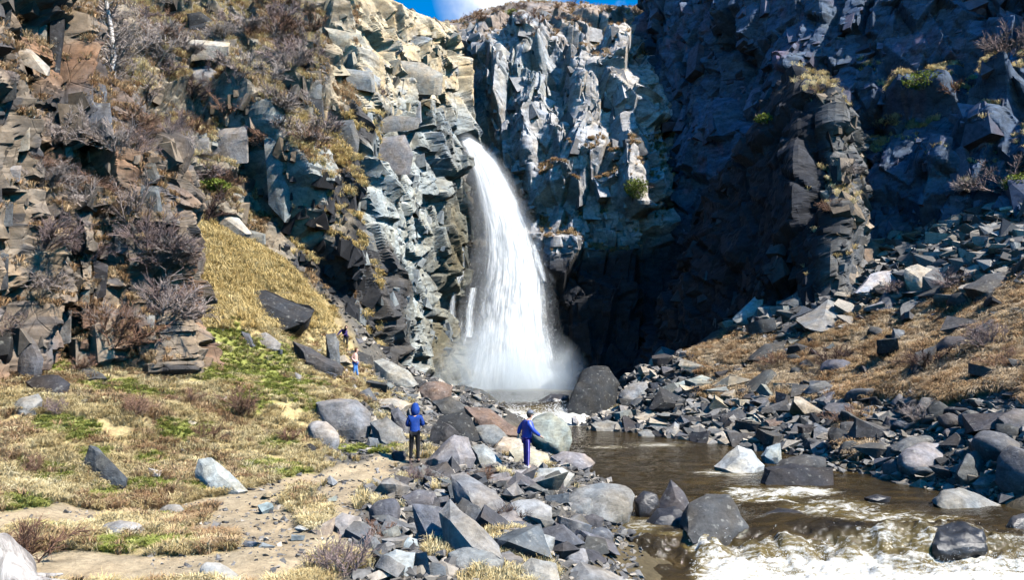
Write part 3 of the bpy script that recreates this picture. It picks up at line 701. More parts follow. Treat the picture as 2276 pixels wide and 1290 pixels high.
# outline of the plunge: photo row, left edge, right edge, distance
FALL = np.array([(292,1016,1026,81.5),(303,1019,1040,80.6),(325,1028,1072,79.6),(360,1038,1106,78.7),(400,1047,1132,78.0),(450,1056,1156,77.3),(500,1062,1180,76.8),(560,1062,1198,76.3),(620,1052,1212,75.9),(700,1034,1214,75.5),(760,1020,1222,75.2),(820,1000,1238,75.0),(885,975,1262,74.6)], float)
def fall_sheet(name, k0, k1, back, amp, seed, thick, parent, nu=70, nv=200, right_bias=0.0):
    q = np.linspace(292, 885, nv); le = np.interp(q, FALL[:, 0], FALL[:, 1]); ri = np.interp(q, FALL[:, 0], FALL[:, 2]); dp = np.interp(q, FALL[:, 0], FALL[:, 3])
    u = np.linspace(0, 1, nu); U = k0 + (k1 - k0) * u
    PX = le[None] + (ri - le)[None] * U[:, None]
    bulge = np.sqrt(np.clip(1 - (2 * u - 1) ** 2, 0, 1))
    V = (q - 292) / (885 - 292)
    DP = dp[None] + back - bulge[:, None] * (0.3 + 1.5 * V[None])
    P = at(PX, np.broadcast_to(q[None], PX.shape), DP)
    fl = np.stack([np.broadcast_to(u[:, None], PX.shape), np.broadcast_to(V[None] * 6, PX.shape), 0 * PX], -1)
    d = amp * (0.3 + V[None]) * (fbm(fl * np.array([7, 2.2, 1]), seed, 4) + 0.35 * fbm(fl * np.array([22, 9, 1]), seed + 3, 3))
    P[..., 1] -= d; P[..., 0] += 0.4 * amp * fbm(fl * np.array([9, 3, 1]) + 5, seed + 8, 3) * (0.2 + V[None])
    me = np_mesh(name, P.reshape(-1, 3), grid_faces(nu, nv), 4); smooth(me)
    ed = np.clip(np.minimum(u, 1 - u) / 0.22, 0, 1)[:, None] * thick - 0.25 * V[None] * 0.5
    ed = ed + right_bias * (u[:, None] - 0.5) * sstep(0.25, 0.6, V)[None]
    ed = np.where(V[None] < 0.06, ed + 0.4, ed)
    if name == 'left_veil': ed = ed - 0.8 * (1 - sstep(0.35, 0.75, V))[None] + 0.15
    set_f(me, ed, 'thick')
    a = me.attributes.new('flow', 'FLOAT_VECTOR', 'POINT'); a.data.foreach_set('vector', np.ascontiguousarray(fl, np.float32).ravel())
    return link(name, me, M['fall'], parent)
wf = empty('waterfall', tuple(at(1110, 880, 75)))
tag(wf, 'tall white waterfall plunging from a cliff notch into its pool', 'waterfall')
inv = Matrix.Translation(-wf.location)
def to_parent(o): o.matrix_parent_inverse = Matrix.Translation(wf.location).inverted(); return o
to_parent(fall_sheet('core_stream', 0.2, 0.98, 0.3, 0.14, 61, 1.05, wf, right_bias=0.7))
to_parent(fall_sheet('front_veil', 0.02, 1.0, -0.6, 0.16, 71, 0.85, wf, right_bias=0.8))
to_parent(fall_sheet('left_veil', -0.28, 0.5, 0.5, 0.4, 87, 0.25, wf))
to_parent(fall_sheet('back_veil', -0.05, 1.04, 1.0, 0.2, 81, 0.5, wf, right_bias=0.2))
# thin side streams running down the wet wall on the left, and the spout thrown to the right
def rill(pts, width, dep, seed, thick=0.55):
    pts = np.array(pts, float); nv_ = 90; nu_ = 14
    s = np.linspace(0, 1, nv_); k = np.linspace(0, 1, len(pts))
    cx = np.interp(s, k, pts[:, 0]); cy_ = np.interp(s, k, pts[:, 1]); wd = np.interp(s, k, width)
    u = np.linspace(-1, 1, nu_)
    PX = cx[None] + u[:, None] * wd[None]; P = at(PX, np.broadcast_to(cy_[None], PX.shape), dep - 0.25 * np.sqrt(1 - 0.99 * u[:, None] ** 2) - 0.5 * s[None])
    fl = np.stack([np.broadcast_to(u[:, None] * 0.2, PX.shape), np.broadcast_to(s[None] * 3, PX.shape), 0 * PX], -1)
    P[..., 1] += 0.06 * fbm(fl * np.array([30, 8, 1]), seed, 3)
    me = np_mesh('side_stream', P.reshape(-1, 3), grid_faces(nu_, nv_), 4); smooth(me)
    set_f(me, np.broadcast_to((1 - abs(u))[:, None] * thick + 0.05, PX.shape), 'thick')
    a = me.attributes.new('flow', 'FLOAT_VECTOR', 'POINT'); a.data.foreach_set('vector', np.ascontiguousarray(fl, np.float32).ravel())
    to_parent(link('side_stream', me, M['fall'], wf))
rill([(1024,515),(1026,560),(1024,615)], [5,9,11], 74.6, 91, 0.7)
rill([(1020,615),(1008,650),(1004,700),(1006,745)], [14,8,10,8], 74.0, 92, 0.62)
rill([(1052,640),(1044,690),(1042,750)], [10,13,14], 74.0, 93, 0.75)
rill([(988,780),(982,820),(990,850)], [4,6,9], 72.5, 94, 0.6)
rill([(1185,545),(1198,590),(1210,625)], [6,14,6], 75.2, 95, 0.7)
rill([(1195,640),(1193,700)], [5,4], 75.5, 96, 0.35)
# drops torn off the stream
nd = 14000
v = rng.beta(1.6, 1.0, nd); q = 292 + v * 590
le = np.interp(q, FALL[:, 0], FALL[:, 1]); ri = np.interp(q, FALL[:, 0], FALL[:, 2]); dp = np.interp(q, FALL[:, 0], FALL[:, 3])
u = rng.beta(0.9, 0.6, nd) + rng.normal(0, 0.05, nd)
DP = dp - rng.uniform(-0.8, 1.7, nd) * (0.4 + v)
clump = fbm(np.stack([u * 9, v * 14, 0 * u], -1), 77, 3)
keep = clump > rng.uniform(-0.9, 0.1, nd)
P = at(le + (ri - le) * u, q, DP)[keep]
V_, F_ = ico()
drop = tri_obj('drop', V_, F_, M['drop']); smooth(drop.data)
sc = rng.uniform(0.006, 0.018, len(P)); scl3 = np.stack([sc, sc, sc * rng.uniform(1.2, 4.0, len(P))], -1)
scatter('waterfall_spray', P, np.zeros((len(P), 3)), scl3, np.zeros(len(P)), [drop])
# splash drops over the rapids
nd = 3500
PXr = np.concatenate([rng.uniform(1520, 2330, nd), rng.uniform(1105, 1260, 5000)]); Yr = np.concatenate([16.4 + rng.normal(0, 0.45, nd), rng.normal(46.8, 0.9, 5000)])
Xr = (PXr - CX) / F * Yr
cl = fbm(np.stack([Xr * 1.3, Yr * 1.8, 0 * Xr], -1), 83, 3); kp = cl > rng.uniform(-0.4, 0.4, len(Xr))
Xr, Yr = Xr[kp], Yr[kp]
Zr = level(Yr) + 0.05 + np.abs(rng.normal(0, 0.12, len(Xr))) * np.where(Yr > 40, 2.0, 1.0)
drop2 = tri_obj('drop', V_, F_, M['drop']); smooth(drop2.data)
scatter('rapids_spray', np.stack([Xr, Yr, Zr], -1), np.zeros((len(Xr), 3)), rng.uniform(0.003, 0.009, len(Xr)) * np.where(Yr > 40, 2.6, 1.0), np.zeros(len(Xr)), [drop2])
# mist billowing off the plunge pool
t = NT('mist')
for l_ in list(t.out.inputs['Surface'].links): t.l.remove(l_)
t.n.remove(t.b)
pv = t.new('ShaderNodeVolumePrincipled'); pv.inputs['Color'].default_value = (0.86, 0.94, 1.0, 1); pv.inputs['Anisotropy'].default_value = 0.0
gco = t.coord('Object')
ln = t.new('ShaderNodeVectorMath', operation='LENGTH'); t.l.new(gco, ln.inputs[0])
fall_ = t.ramp(ln.outputs['Value'], [(0.25, 1.0), (0.95, 0.0)])
nn = t.noise(2.6, 4, 0.6, t.coord('Object', (1, 1, 1)))
dn = t.math('MULTIPLY', t.math('MULTIPLY', fall_, t.ramp(nn, [(0.33, 0.0), (0.68, 1.0)])), 0.45)
t.l.new(dn, pv.inputs['Density']); t.l.new(pv.outputs[0], t.out.inputs['Volume'])
M['mist'] = t.m
bm = bmesh.new(); bmesh.ops.create_icosphere(bm, subdivisions=3, radius=1.0); me = bpy.data.meshes.new('mist'); bm.to_mesh(me); bm.free()
mist = link('mist', me, M['mist']); mist.location = tuple(at(1130, 858, 70)); mist.scale = (8.6, 8.0, 7.0)
tag(mist, kind='stuff')

# fine spray that softens the whole plunge: an even-lit cloud hugging the stream
t = NT('plunge_spray')
t.n.remove(t.b)
pv = t.new('ShaderNodeVolumePrincipled'); pv.inputs['Color'].default_value = (0.96, 0.98, 1.0, 1); pv.inputs['Anisotropy'].default_value = 0.0
g = t.new('ShaderNodeNewGeometry'); sx = t.new('ShaderNodeSeparateXYZ'); t.l.new(g.outputs['Position'], sx.inputs[0])
_fp = [(at((r_[1] + r_[2]) / 2, r_[0], r_[3] - 0.6), (r_[2] - r_[1]) / 2 / F * r_[3]) for r_ in FALL]
z0_, z1_ = _fp[-1][0][2], _fp[0][0][2]
zn = t.math('DIVIDE', t.math('SUBTRACT', sx.outputs[2], z0_), z1_ - z0_)
def curve(vals, lo, hi):
    k = t.new('ShaderNodeFloatCurve'); c_ = k.mapping.curves[0]; pts = sorted(((p[2] - z0_) / (z1_ - z0_), (v - lo) / (hi - lo)) for p, v in vals)
    while len(c_.points) < len(pts): c_.points.new(0.5, 0.5)
    for q_, (a, b) in zip(c_.points, pts): q_.location = (a, b); q_.handle_type = 'VECTOR'
    k.mapping.update(); t.l.new(zn, k.inputs['Value']); return t.math('ADD', t.math('MULTIPLY', k.outputs[0], hi - lo), lo)
xc = curve([(p, p[0]) for p, w in _fp], -8, 4); wd = curve([(p, w * 1.25 + 0.35) for p, w in _fp], 0, 10); yc = curve([(p, p[1]) for p, w in _fp], 70, 84)
dx = t.math('DIVIDE', t.math('SUBTRACT', sx.outputs[0], xc), wd); dy = t.math('DIVIDE', t.math('SUBTRACT', sx.outputs[1], yc), 2.2)
rr_ = t.math('SQRT', t.math('ADD', t.math('MULTIPLY', dx, dx), t.math('MULTIPLY', dy, dy)))
nn = t.noise(0.55, 4, 0.65, t.wcoord((1.5, 1.5, 0.55)))
den = t.math('MULTIPLY', t.ramp(t.math('ADD', rr_, t.math('MULTIPLY', t.math('SUBTRACT', nn, 0.5), 1.1)), [(0.35, 1.0), (1.0, 0.0)]), 0.22)
t.l.new(den, pv.inputs['Density']); t.l.new(pv.outputs[0], t.out.inputs['Volume'])
bm = bmesh.new()
rings = []
for p, w in _fp:
    w = (w * 1.25 + 0.35) * 1.35
    rings.append([bm.verts.new((p[0] + math.cos(a) * w, p[1] + math.sin(a) * 2.9, p[2] + (0.6 if p[2] == z1_ else 0))) for a in np.linspace(0, 2 * math.pi, 13)[:-1]])
for a, b in zip(rings[:-1], rings[1:]):
    for k in range(12): bm.faces.new((a[k], a[(k + 1) % 12], b[(k + 1) % 12], b[k]))
bm.faces.new(rings[0][::-1]); bm.faces.new(rings[-1]); bmesh.ops.recalc_face_normals(bm, faces=bm.faces[:])
me = bpy.data.meshes.new('plunge_spray'); bm.to_mesh(me); bm.free(); tag(link('plunge_spray', me, t.m), kind='stuff')
# ------------------------------------------------------------------ rocks
print('rocks')
def finish_rock(bm, size, seed, rough, cuts, round_=0, angle=R(32)):
    bmesh.ops.triangulate(bm, faces=bm.faces[:])
    for _ in range(cuts):
        bmesh.ops.subdivide_edges(bm, edges=bm.edges[:], cuts=1, use_grid_fill=True)
        bmesh.ops.triangulate(bm, faces=bm.faces[:])
        if round_: bmesh.ops.smooth_vert(bm, verts=bm.verts[:], factor=round_, use_axis_x=True, use_axis_y=True, use_axis_z=True)
    bm.normal_update()
    V = np.array([v.co[:] for v in bm.verts]); N = np.array([v.normal[:] for v in bm.verts])
    d = rough * size * (0.6 * fbm(V / size * 2.3 + seed * 3.1, seed, 3) + 0.25 * fbm(V / size * 7 + seed, seed + 5, 2))
    V = V + N * d[:, None]
    for v, c in zip(bm.verts, V): v.co = c
def hull(bm, pts):
    vs = [bm.verts.new(tuple(p)) for p in pts]
    r = bmesh.ops.convex_hull(bm, input=vs)
    junk = [g for g in r['geom_interior'] + r['geom_unused'] if isinstance(g, bmesh.types.BMVert)]
    if junk: bmesh.ops.delete(bm, geom=list(set(junk)), context='VERTS')
TONE = dict(black=(0.028,0.027,0.028), dark=(0.062,0.058,0.056), slate=(0.105,0.104,0.106), grey=(0.185,0.178,0.166), pale=(0.26,0.25,0.232), white=(0.31,0.305,0.295), green=(0.255,0.258,0.228), teal=(0.26,0.285,0.27), brown=(0.16,0.115,0.085), tan=(0.34,0.29,0.22), char=(0.038,0.036,0.036))
def jit_tone(k, s): 
    r = np.random.default_rng(s); c = np.array(TONE[k]) * r.uniform(0.88, 1.14); return tuple(c * r.uniform(0.96, 1.04, 3)) + (1,)
HERO_BOX = []
def hero(poly, tone, label, d=None, keep=False, front=(0.5, 0.62, 0.62), th=0.55, back=0.8, rnd=0.0, mat='rock', name='boulder', rough=0.075, lie=0.5, group=None, sink=0.0):
    """a rock from its outline in the photo, given its own distance, size and depth. front: where its foremost face sits (0..1 of the box) and how large"""
    seed = len(HERO_BOX) + 3
    r = np.random.default_rng(seed)
    poly = np.array(poly, float); x0, y0 = poly.min(0); x1, y1 = poly.max(0)
    gh = ground_hit((x0 + x1) / 2, y1 - 0.06 * (y1 - y0))
    if d is None or (gh[2] > 0.1 and not keep): d = gh[1]
    w = (x1 - x0) / F * d; h = (y1 - y0) / F * d; T = th * (0.6 * w + 0.4 * h)
    dm = d + T * 0.45
    piv = np.array([x0 + front[0] * (x1 - x0), y0 + front[1] * (y1 - y0)])
    cen = poly.mean(0)
    ly = lambda p: lie * T * (0.5 - (p[1] - y0) / (y1 - y0))
    pts = [at(p[0], p[1], dm + ly(p) + r.uniform(-0.12, 0.12) * T) for p in poly]
    fr = (poly - cen) * front[2] + piv
    fr = np.clip(fr, [x0 + 1, y0 + 1], [x1 - 1, y1 + 6])
    pts += [at(p[0], p[1], dm + ly(p) - T * 0.5 * r.uniform(0.85, 1.1)) for p in fr[::2 if len(poly) > 7 else 1]]
    bk = (poly - cen) * back + cen
    pts += [at(p[0], p[1], dm + ly(p) + T * 0.55 * r.uniform(0.85, 1.1)) for p in bk[::2]]
    bot = at((x0 + x1) / 2, y1, dm)
    pts += [bot + np.array([q * w * 0.3, e * T * 0.35, -0.18 * h - 0.1]) for q in (-1, 1) for e in (-1, 1)]
    pts = np.array(pts); org = pts.mean(0); org[2] = pts[:, 2].min() + 0.02
    bm = bmesh.new(); hull(bm, pts - org)
    size = max(w, h)
    finish_rock(bm, size, seed, rough, 3 if (rnd or size > 1.6 and d < 30) else 2, rnd)
    me = bpy.data.meshes.new(name); bm.to_mesh(me); bm.free(); smooth(me, R(28) if rnd == 0 else R(60))
    o = link(name, me, M[mat]); o.location = tuple(org - np.array([0, 0, sink])); o.color = jit_tone(tone, seed)
    tag(o, label, 'rock', group)
    HERO_BOX.append((x0, y0, x1, y1, d)); return o

T3 = (0.5, 0.72, 0.55)     # front face low: broad top slope in the light
LF = (0.35, 0.62, 0.6)
RF = (0.7, 0.6, 0.6)
# left bank and path
hero([(197,990),(215,993),(285,1065),(283,1088),(255,1090),(225,1070),(187,1030)], 'slate', 'long dark grey slab leaning in dry grass left of the path', front=(0.6,0.6,0.7), th=0.5)
hero([(440,1020),(470,1017),(510,1050),(552,1092),(540,1100),(440,1080),(432,1050)], 'white', 'pale white pointed slab lying at the edge of the path', front=T3, th=0.5)
hero([(210,1185),(230,1162),(270,1155),(315,1162),(326,1178),(310,1200),(270,1208),(215,1200)], 'pale', 'flat pale grey boulder ringed with green grass in the path', front=T3, rnd=0.35)
hero([(347,1137),(370,1120),(400,1120),(418,1140),(400,1155),(355,1150)], 'grey', 'small rounded grey stone in a grass clump on the path', front=T3, rnd=0.3)
hero([(440,1262),(455,1247),(490,1250),(530,1280),(545,1310),(450,1310)], 'pale', 'lichen-spotted boulder cut by the bottom edge on the sandy path', front=(0.5,0.8,0.6), rnd=0.3)
hero([(58,850),(80,835),(130,835),(155,855),(150,880),(70,885)], 'char', 'black boulder in the grass below the near cliff foot', front=T3)
hero([(18,905),(45,885),(85,875),(95,890),(65,925),(40,925)], 'grey', 'grey slanted rock near the left edge below the black boulder', front=T3)
hero([(383,772),(395,755),(430,757),(441,775),(435,795),(392,797)], 'char', 'black round boulder at the corner of the near cliff', rnd=0.25, front=T3)
hero([(-30,700),(35,705),(40,745),(30,790),(-30,800)], 'black', 'black block at the left edge against the near cliff', d=20.5, keep=True, th=0.8)
hero([(40,742),(70,735),(97,800),(78,832),(35,828)], 'slate', 'grey slab propped upright beside the black block at the cliff', d=20.6, keep=True, th=0.3)
hero([(150,820),(185,808),(230,830),(240,842),(200,845)], 'dark', 'low dark slab in green grass below the near cliff', front=T3)
hero([(525,662),(545,640),(590,640),(640,660),(700,690),(690,705),(630,732),(590,705)], 'black', 'huge black slab jutting from the yellow grass slope', d=36, front=(0.5,0.75,0.8), th=0.6, rough=0.16)
hero([(565,745),(590,738),(625,765),(620,778),(590,772)], 'grey', 'grey wedge rock below the huge black slab', front=T3)
hero([(535,735),(555,742),(568,770),(560,775),(540,755)], 'slate', 'thin grey slab tipped in grass below the black slab', th=0.4)
hero([(725,745),(745,742),(755,760),(757,812),(742,822),(735,800)], 'slate', 'upright grey slab standing beside the bending climber', d=41.5, th=0.6)
hero([(650,758),(690,775),(765,818),(762,838),(700,815),(660,795)], 'dark', 'long dark slab sloping down left of the upright grey slab', d=39, th=0.5, rough=0.14)
hero([(830,802),(850,796),(905,825),(930,855),(920,862),(875,862),(850,835)], 'green', 'large greenish leaning slab behind the person in pink', d=43, front=(0.62,0.8,0.55), th=0.5)
hero([(770,745),(795,740),(808,760),(805,775),(775,772)], 'slate', 'rounded slate rock beside the bending climber', d=46, keep=True, th=0.7)
hero([(760,776),(800,780),(830,795),(835,830),(800,850),(775,835)], 'char', 'dark blocky rock behind the person in pink', d=43.5, keep=True, th=0.6)
hero([(698,890),(760,885),(795,890),(826,920),(826,955),(800,985),(755,968),(725,940)], 'grey', 'largest smooth grey boulder left of the person in the blue hood', d=26, front=(0.42,0.4,0.8), th=0.7, rnd=0.15)
hero([(680,945),(695,932),(725,935),(757,965),(758,985),(735,999),(700,990),(682,970)], 'pale', 'rounded mottled pale boulder in front of the largest grey boulder', front=(0.45,0.5,0.7), rnd=0.4)
hero([(672,992),(690,985),(705,995),(700,1012),(678,1010)], 'black', 'small black stone beside the mottled pale boulder', rnd=0.2)
hero([(822,940),(860,928),(895,953),(906,985),(850,990),(830,975)], 'grey', 'grey sloping boulder just left of the blue hooded jacket', d=26.5, front=T3)
hero([(868,912),(885,906),(908,935),(912,968),(880,945)], 'slate', 'tilted slab with a dark side behind the blue hooded jacket', d=28, th=0.5)
hero([(825,890),(880,886),(918,898),(900,914),(850,917),(830,907)], 'tan', 'pale cracked flat rock above the grey sloping boulder', d=30)
hero([(818,972),(840,975),(846,993),(832,1003),(812,998)], 'slate', 'small grey stone on grass under the largest grey boulder', front=T3)
hero([(870,1008),(880,1002),(900,1003),(905,1012),(903,1027),(872,1027)], 'char', 'black cube-like stone at the feet of the blue hooded person', d=22.9, th=0.9, rnd=0.12)
hero([(925,870),(945,850),(985,848),(1010,858),(1005,880),(950,896),(930,890)], 'brown', 'brown streaked boulder above the blue hooded person', d=41, rnd=0.1)
hero([(958,892),(1000,880),(1038,905),(1020,932),(975,918)], 'dark', 'dark boulder right of the brown streaked boulder', d=37)
hero([(953,985),(960,950),(975,932),(1000,945),(1026,972),(1000,988),(970,994)], 'dark', 'dark three-sided boulder right of the blue hooded person', d=26, front=(0.7,0.6,0.6))
hero([(975,925),(1030,914),(1050,930),(1067,978),(1045,992),(1020,968)], 'black', 'black angular boulder behind the three-sided boulder', d=29, front=(0.4,0.7,0.7))
hero([(1032,905),(1090,910),(1150,953),(1157,970),(1110,967),(1060,947)], 'brown', 'long brown slab sloping toward the small cascade', d=34, front=T3)
hero([(1048,948),(1100,943),(1132,970),(1110,992),(1070,987)], 'grey', 'smooth grey boulder below the long brown slab', d=31, rnd=0.15)
hero([(1174,942),(1195,922),(1225,920),(1255,934),(1273,960),(1272,985),(1240,1004),(1200,997),(1180,976)], 'green', 'big pale green boulder beside the man in blue', d=32, front=(0.5,0.42,0.85), th=0.75, rnd=0.08, rough=0.12, lie=1.0)
hero([(946,1027),(985,985),(1010,967),(1040,975),(1058,1020),(1030,1047),(990,1047)], 'grey', 'pointed grey boulder between the two people in blue', front=(0.45,0.55,0.5), th=0.7)
hero([(1046,992),(1075,986),(1117,1025),(1115,1042),(1060,1042)], 'pale', 'pale blocky boulder right of the pointed grey boulder', front=T3)
hero([(1088,1007),(1120,970),(1155,975),(1192,1002),(1150,1017),(1110,1014)], 'tan', 'tan wedge rock with a dark left side behind the man', d=29, front=(0.25,0.75,0.5))
hero([(1132,1002),(1160,993),(1217,1010),(1222,1032),(1180,1034),(1135,1028)], 'tan', 'flat brown-sided rock just behind the man in blue', d=25.5, front=(0.4,0.8,0.6))
hero([(1226,1017),(1250,1004),(1300,1010),(1324,1030),(1290,1040),(1230,1036)], 'grey', 'flat grey slab at the water right of the man', d=26.6, front=(0.5,0.85,0.7))
hero([(1178,1060),(1200,1041),(1250,1040),(1277,1055),(1266,1072),(1210,1080),(1180,1077)], 'pale', 'flat-topped pale rock just right of the white trainers', d=22.2, front=(0.5,0.88,0.7))
hero([(1110,1050),(1140,1043),(1185,1044),(1195,1058),(1160,1068),(1120,1064)], 'pale', 'low pale rock under the feet of the man in blue', d=22.7, front=(0.5,0.85,0.7))
hero([(1166,1058),(1180,1049),(1188,1062),(1185,1074),(1168,1074)], 'teal', 'small pale teal wedge below the white trainers', d=21.6)
hero([(1243,1112),(1275,1085),(1330,1073),(1395,1080),(1412,1100),(1405,1142),(1370,1158),(1300,1145),(1255,1135)], 'grey', 'broad mottled grey boulder at the water edge', d=19.6, front=(0.55,0.72,0.7), rnd=0.25, rough=0.1)
hero([(1112,1137),(1140,1118),(1190,1107),(1231,1125),(1231,1157),(1180,1172),(1120,1168)], 'pale', 'pale long boulder in front of the broad mottled boulder', d=16.8, front=(0.5,0.75,0.75), rnd=0.2, rough=0.1)
hero([(1245,1130),(1290,1108),(1318,1106),(1312,1132),(1270,1144)], 'grey', 'small grey stone leaning on the broad mottled boulder', d=18.3, rnd=0.2)
hero([(1298,1180),(1340,1168),(1368,1190),(1350,1212),(1310,1208)], 'slate', 'dark rounded stone at the waterline below the mottled boulder', rnd=0.25)
hero([(1000,1057),(1030,1048),(1100,1093),(1124,1122),(1090,1148),(1040,1135),(1010,1095)], 'grey', 'long grey slab sloping toward the pale long boulder', d=17.6, lie=1.8, front=(0.6,0.7,0.6))
hero([(916,1130),(935,1121),(985,1140),(1026,1190),(1030,1217),(985,1217),(950,1202)], 'slate', 'big dark flat-faced slab tilted in the middle foreground', d=14.2, lie=1.6, front=(0.5,0.45,0.95), th=0.35, back=0.6)
hero([(975,1140),(1000,1110),(1042,1150),(1110,1213),(1124,1250),(1100,1267),(1040,1218),(1000,1168)], 'grey', 'long ridged grey slab beside the dark flat-faced slab', d=14.0, lie=2.2, front=(0.55,0.55,0.75), th=0.45)
hero([(993,1228),(1050,1213),(1100,1223),(1123,1245),(1080,1275),(1000,1266)], 'grey', 'blunt grey boulder under the long ridged slab', d=12.6, front=(0.5,0.7,0.75), rnd=0.1)
hero([(818,1130),(840,1110),(880,1107),(894,1130),(875,1167),(845,1174),(820,1157)], 'slate', 'round dark grey boulder left of the dark flat-faced slab', front=(0.5,0.5,0.7), rnd=0.3)
hero([(892,1102),(930,1089),(965,1094),(977,1120),(930,1132),(905,1142)], 'slate', 'dark angular rock above the dark flat-faced slab', front=(0.5,0.7,0.7))
hero([(853,1235),(880,1222),(923,1230),(919,1260),(895,1284),(858,1272)], 'teal', 'square teal-topped block in the bottom foreground', front=(0.5,0.75,0.85), th=0.8)
hero([(882,1207),(910,1192),(939,1200),(936,1226),(898,1228)], 'white', 'rounded whitish stone behind the teal-topped block', rnd=0.3)
hero([(938,1262),(960,1252),(995,1255),(999,1277),(960,1288),(940,1283)], 'slate', 'squared slate stone right of the teal-topped block', th=0.7)
hero([(735,1160),(760,1140),(800,1150),(810,1172),(780,1195),(745,1185)], 'pale', 'pale flat rock by the path left of the round dark boulder', front=T3)
hero([(690,1180),(720,1165),(745,1150),(740,1175),(705,1195)], 'tan', 'thin tan slab beside the grassy hummock', front=T3)
hero([(1255,1225),(1300,1215),(1310,1245),(1275,1262),(1250,1250)], 'pale', 'pale rounded cobble near the waterline at the bottom', rnd=0.3)
hero([(1240,1285),(1290,1250),(1360,1275),(1400,1300),(1300,1315),(1250,1310)], 'grey', 'grey flat rock cut by the bottom edge at the water', front=T3)
hero([(1140,1270),(1180,1240),(1235,1255),(1250,1300),(1180,1315),(1140,1305)], 'pale', 'pale jagged rock cut by the bottom edge in mid foreground', front=T3)
hero([(1160,1205),(1200,1185),(1235,1195),(1230,1225),(1185,1235)], 'teal', 'blue-green angular stone in the foreground pile', front=T3)
hero([(1290,1150),(1320,1140),(1345,1152),(1335,1175),(1300,1178)], 'dark', 'dark stone wedged under the broad mottled boulder', rnd=0.2)
# rocks in the stream
hero([(1408,1112),(1430,1090),(1460,1100),(1466,1120),(1450,1150),(1413,1150)], 'char', 'dark rounded boulder left of the pyramid rock in the stream', d=19.3, mat='wet', rnd=0.15)
hero([(1458,1130),(1490,1066),(1522,1100),(1542,1135),(1500,1150)], 'dark', 'dark pyramid-shaped rock in the stream', d=20.2, front=(0.6,0.8,0.5))
hero([(1508,1165),(1530,1120),(1570,1100),(1620,1102),(1645,1140),(1663,1172),(1620,1184),(1580,1210),(1530,1200)], 'dark', 'largest black angular boulder above the white rapids', d=17.6, front=(0.42,0.75,0.6), th=0.75)
hero([(1433,1165),(1460,1132),(1500,1125),(1532,1150),(1522,1185),(1450,1190)], 'black', 'black wet boulder between the pyramid rock and the largest black one', d=18.4, mat='wet')
hero([(1583,1037),(1620,1020),(1640,990),(1670,1000),(1701,1035),(1690,1053),(1620,1053)], 'white', 'white peaked rock in the stream by the right shore', d=27, front=(0.55,0.75,0.6), th=0.7)
hero([(1685,1072),(1700,1040),(1780,1030),(1850,1040),(1857,1087),(1780,1094),(1690,1080)], 'black', 'long black block standing in the stream', d=24.2, front=(0.5,0.58,0.92), th=0.5, mat='rock', back=0.9)
hero([(1735,1022),(1790,1012),(1835,1018),(1836,1036),(1785,1042),(1720,1040)], 'dark', 'flat dark slab lying on top of the long black block', d=25, keep=True, th=0.6)
hero([(2068,1114),(2090,1090),(2130,1082),(2180,1100),(2232,1127),(2180,1133),(2100,1132)], 'grey', 'low grey boulder in the water near the right shore', d=20.6, front=(0.35,0.8,0.6), rnd=0.15)
hero([(2160,1090),(2200,1072),(2235,1095),(2235,1117),(2190,1107)], 'slate', 'rounded slate boulder behind the low grey boulder', d=22, rnd=0.25)
hero([(2235,1167),(2250,1145),(2300,1138),(2305,1182),(2240,1184)], 'dark', 'dark wet boulder at the right edge of the stream', d=17.9, mat='wet', rnd=0.2)
hero([(2065,1205),(2075,1170),(2130,1167),(2190,1173),(2193,1217),(2140,1227),(2070,1228)], 'black', 'black wet block with water pouring over it in the rapids', d=16.9, mat='wet', front=(0.5,0.7,0.8), th=0.6, rough=0.2, rnd=0.1, lie=0.8)
hero([(1685,1142),(1730,1130),(1780,1140),(1812,1155),(1750,1157)], 'black', 'low wet rock awash left of the middle of the rapids', d=19.1, mat='wet')
hero([(1918,1106),(1950,1100),(1982,1106),(1950,1115)], 'black', 'flat dark rock barely breaking the stream surface', d=21.3, mat='wet')
hero([(1270,928),(1280,925),(1287,938),(1280,943),(1270,940)], 'white', 'small white upright stone in the water before the black mass', d=45.5, th=0.8)
hero([(985,872),(1030,858),(1085,878),(1135,905),(1112,930),(1040,918)], 'dark', 'dark wet sloping rock beside the small cascade', d=49, keep=True, mat='wet', rough=0.12, th=0.7)
hero([(1192,893),(1225,876),(1264,880),(1266,908),(1215,910)], 'char', 'low wet black rock at the lip of the plunge pool', d=50, keep=True, mat='wet', rough=0.12)
# right bank
hero([(1248,930),(1275,870),(1290,830),(1320,814),(1355,815),(1382,850),(1372,890),(1342,935),(1290,938)], 'black', 'huge black rounded mass at the river bend below the fall', d=47, front=(0.4,0.6,0.75), th=0.7, rnd=0.1, rough=0.1)
hero([(1993,1032),(2000,1000),(2040,980),(2085,982),(2119,1005),(2112,1032),(2085,1053),(2040,1053)], 'grey', 'biggest rounded boulder on the right shore, its right side sunlit', d=25, front=(0.4,0.6,0.6), rnd=0.3, th=0.8)
hero([(2118,1055),(2150,1005),(2180,998),(2197,1025),(2182,1063),(2140,1073)], 'slate', 'tall dark boulder right of the biggest rounded boulder', d=24, front=(0.4,0.6,0.6), rnd=0.2)
hero([(2148,977),(2190,965),(2232,980),(2226,1007),(2180,1002)], 'slate', 'flat slate boulder above the tall dark boulder', d=25.5, rnd=0.15)
hero([(2032,902),(2050,880),(2080,884),(2093,905),(2080,927),(2050,922)], 'slate', 'smooth round boulder at the foot of the right grass slope', d=28.5, rnd=0.35)
hero([(1948,932),(1975,914),(2012,920),(2017,948),(1965,948)], 'slate', 'cracked dark boulder left of the smooth round boulder', d=29.5)
hero([(2213,927),(2250,908),(2300,908),(2302,962),(2228,958)], 'slate', 'big slate boulder at the right edge below the grass slope', d=24, rnd=0.2)
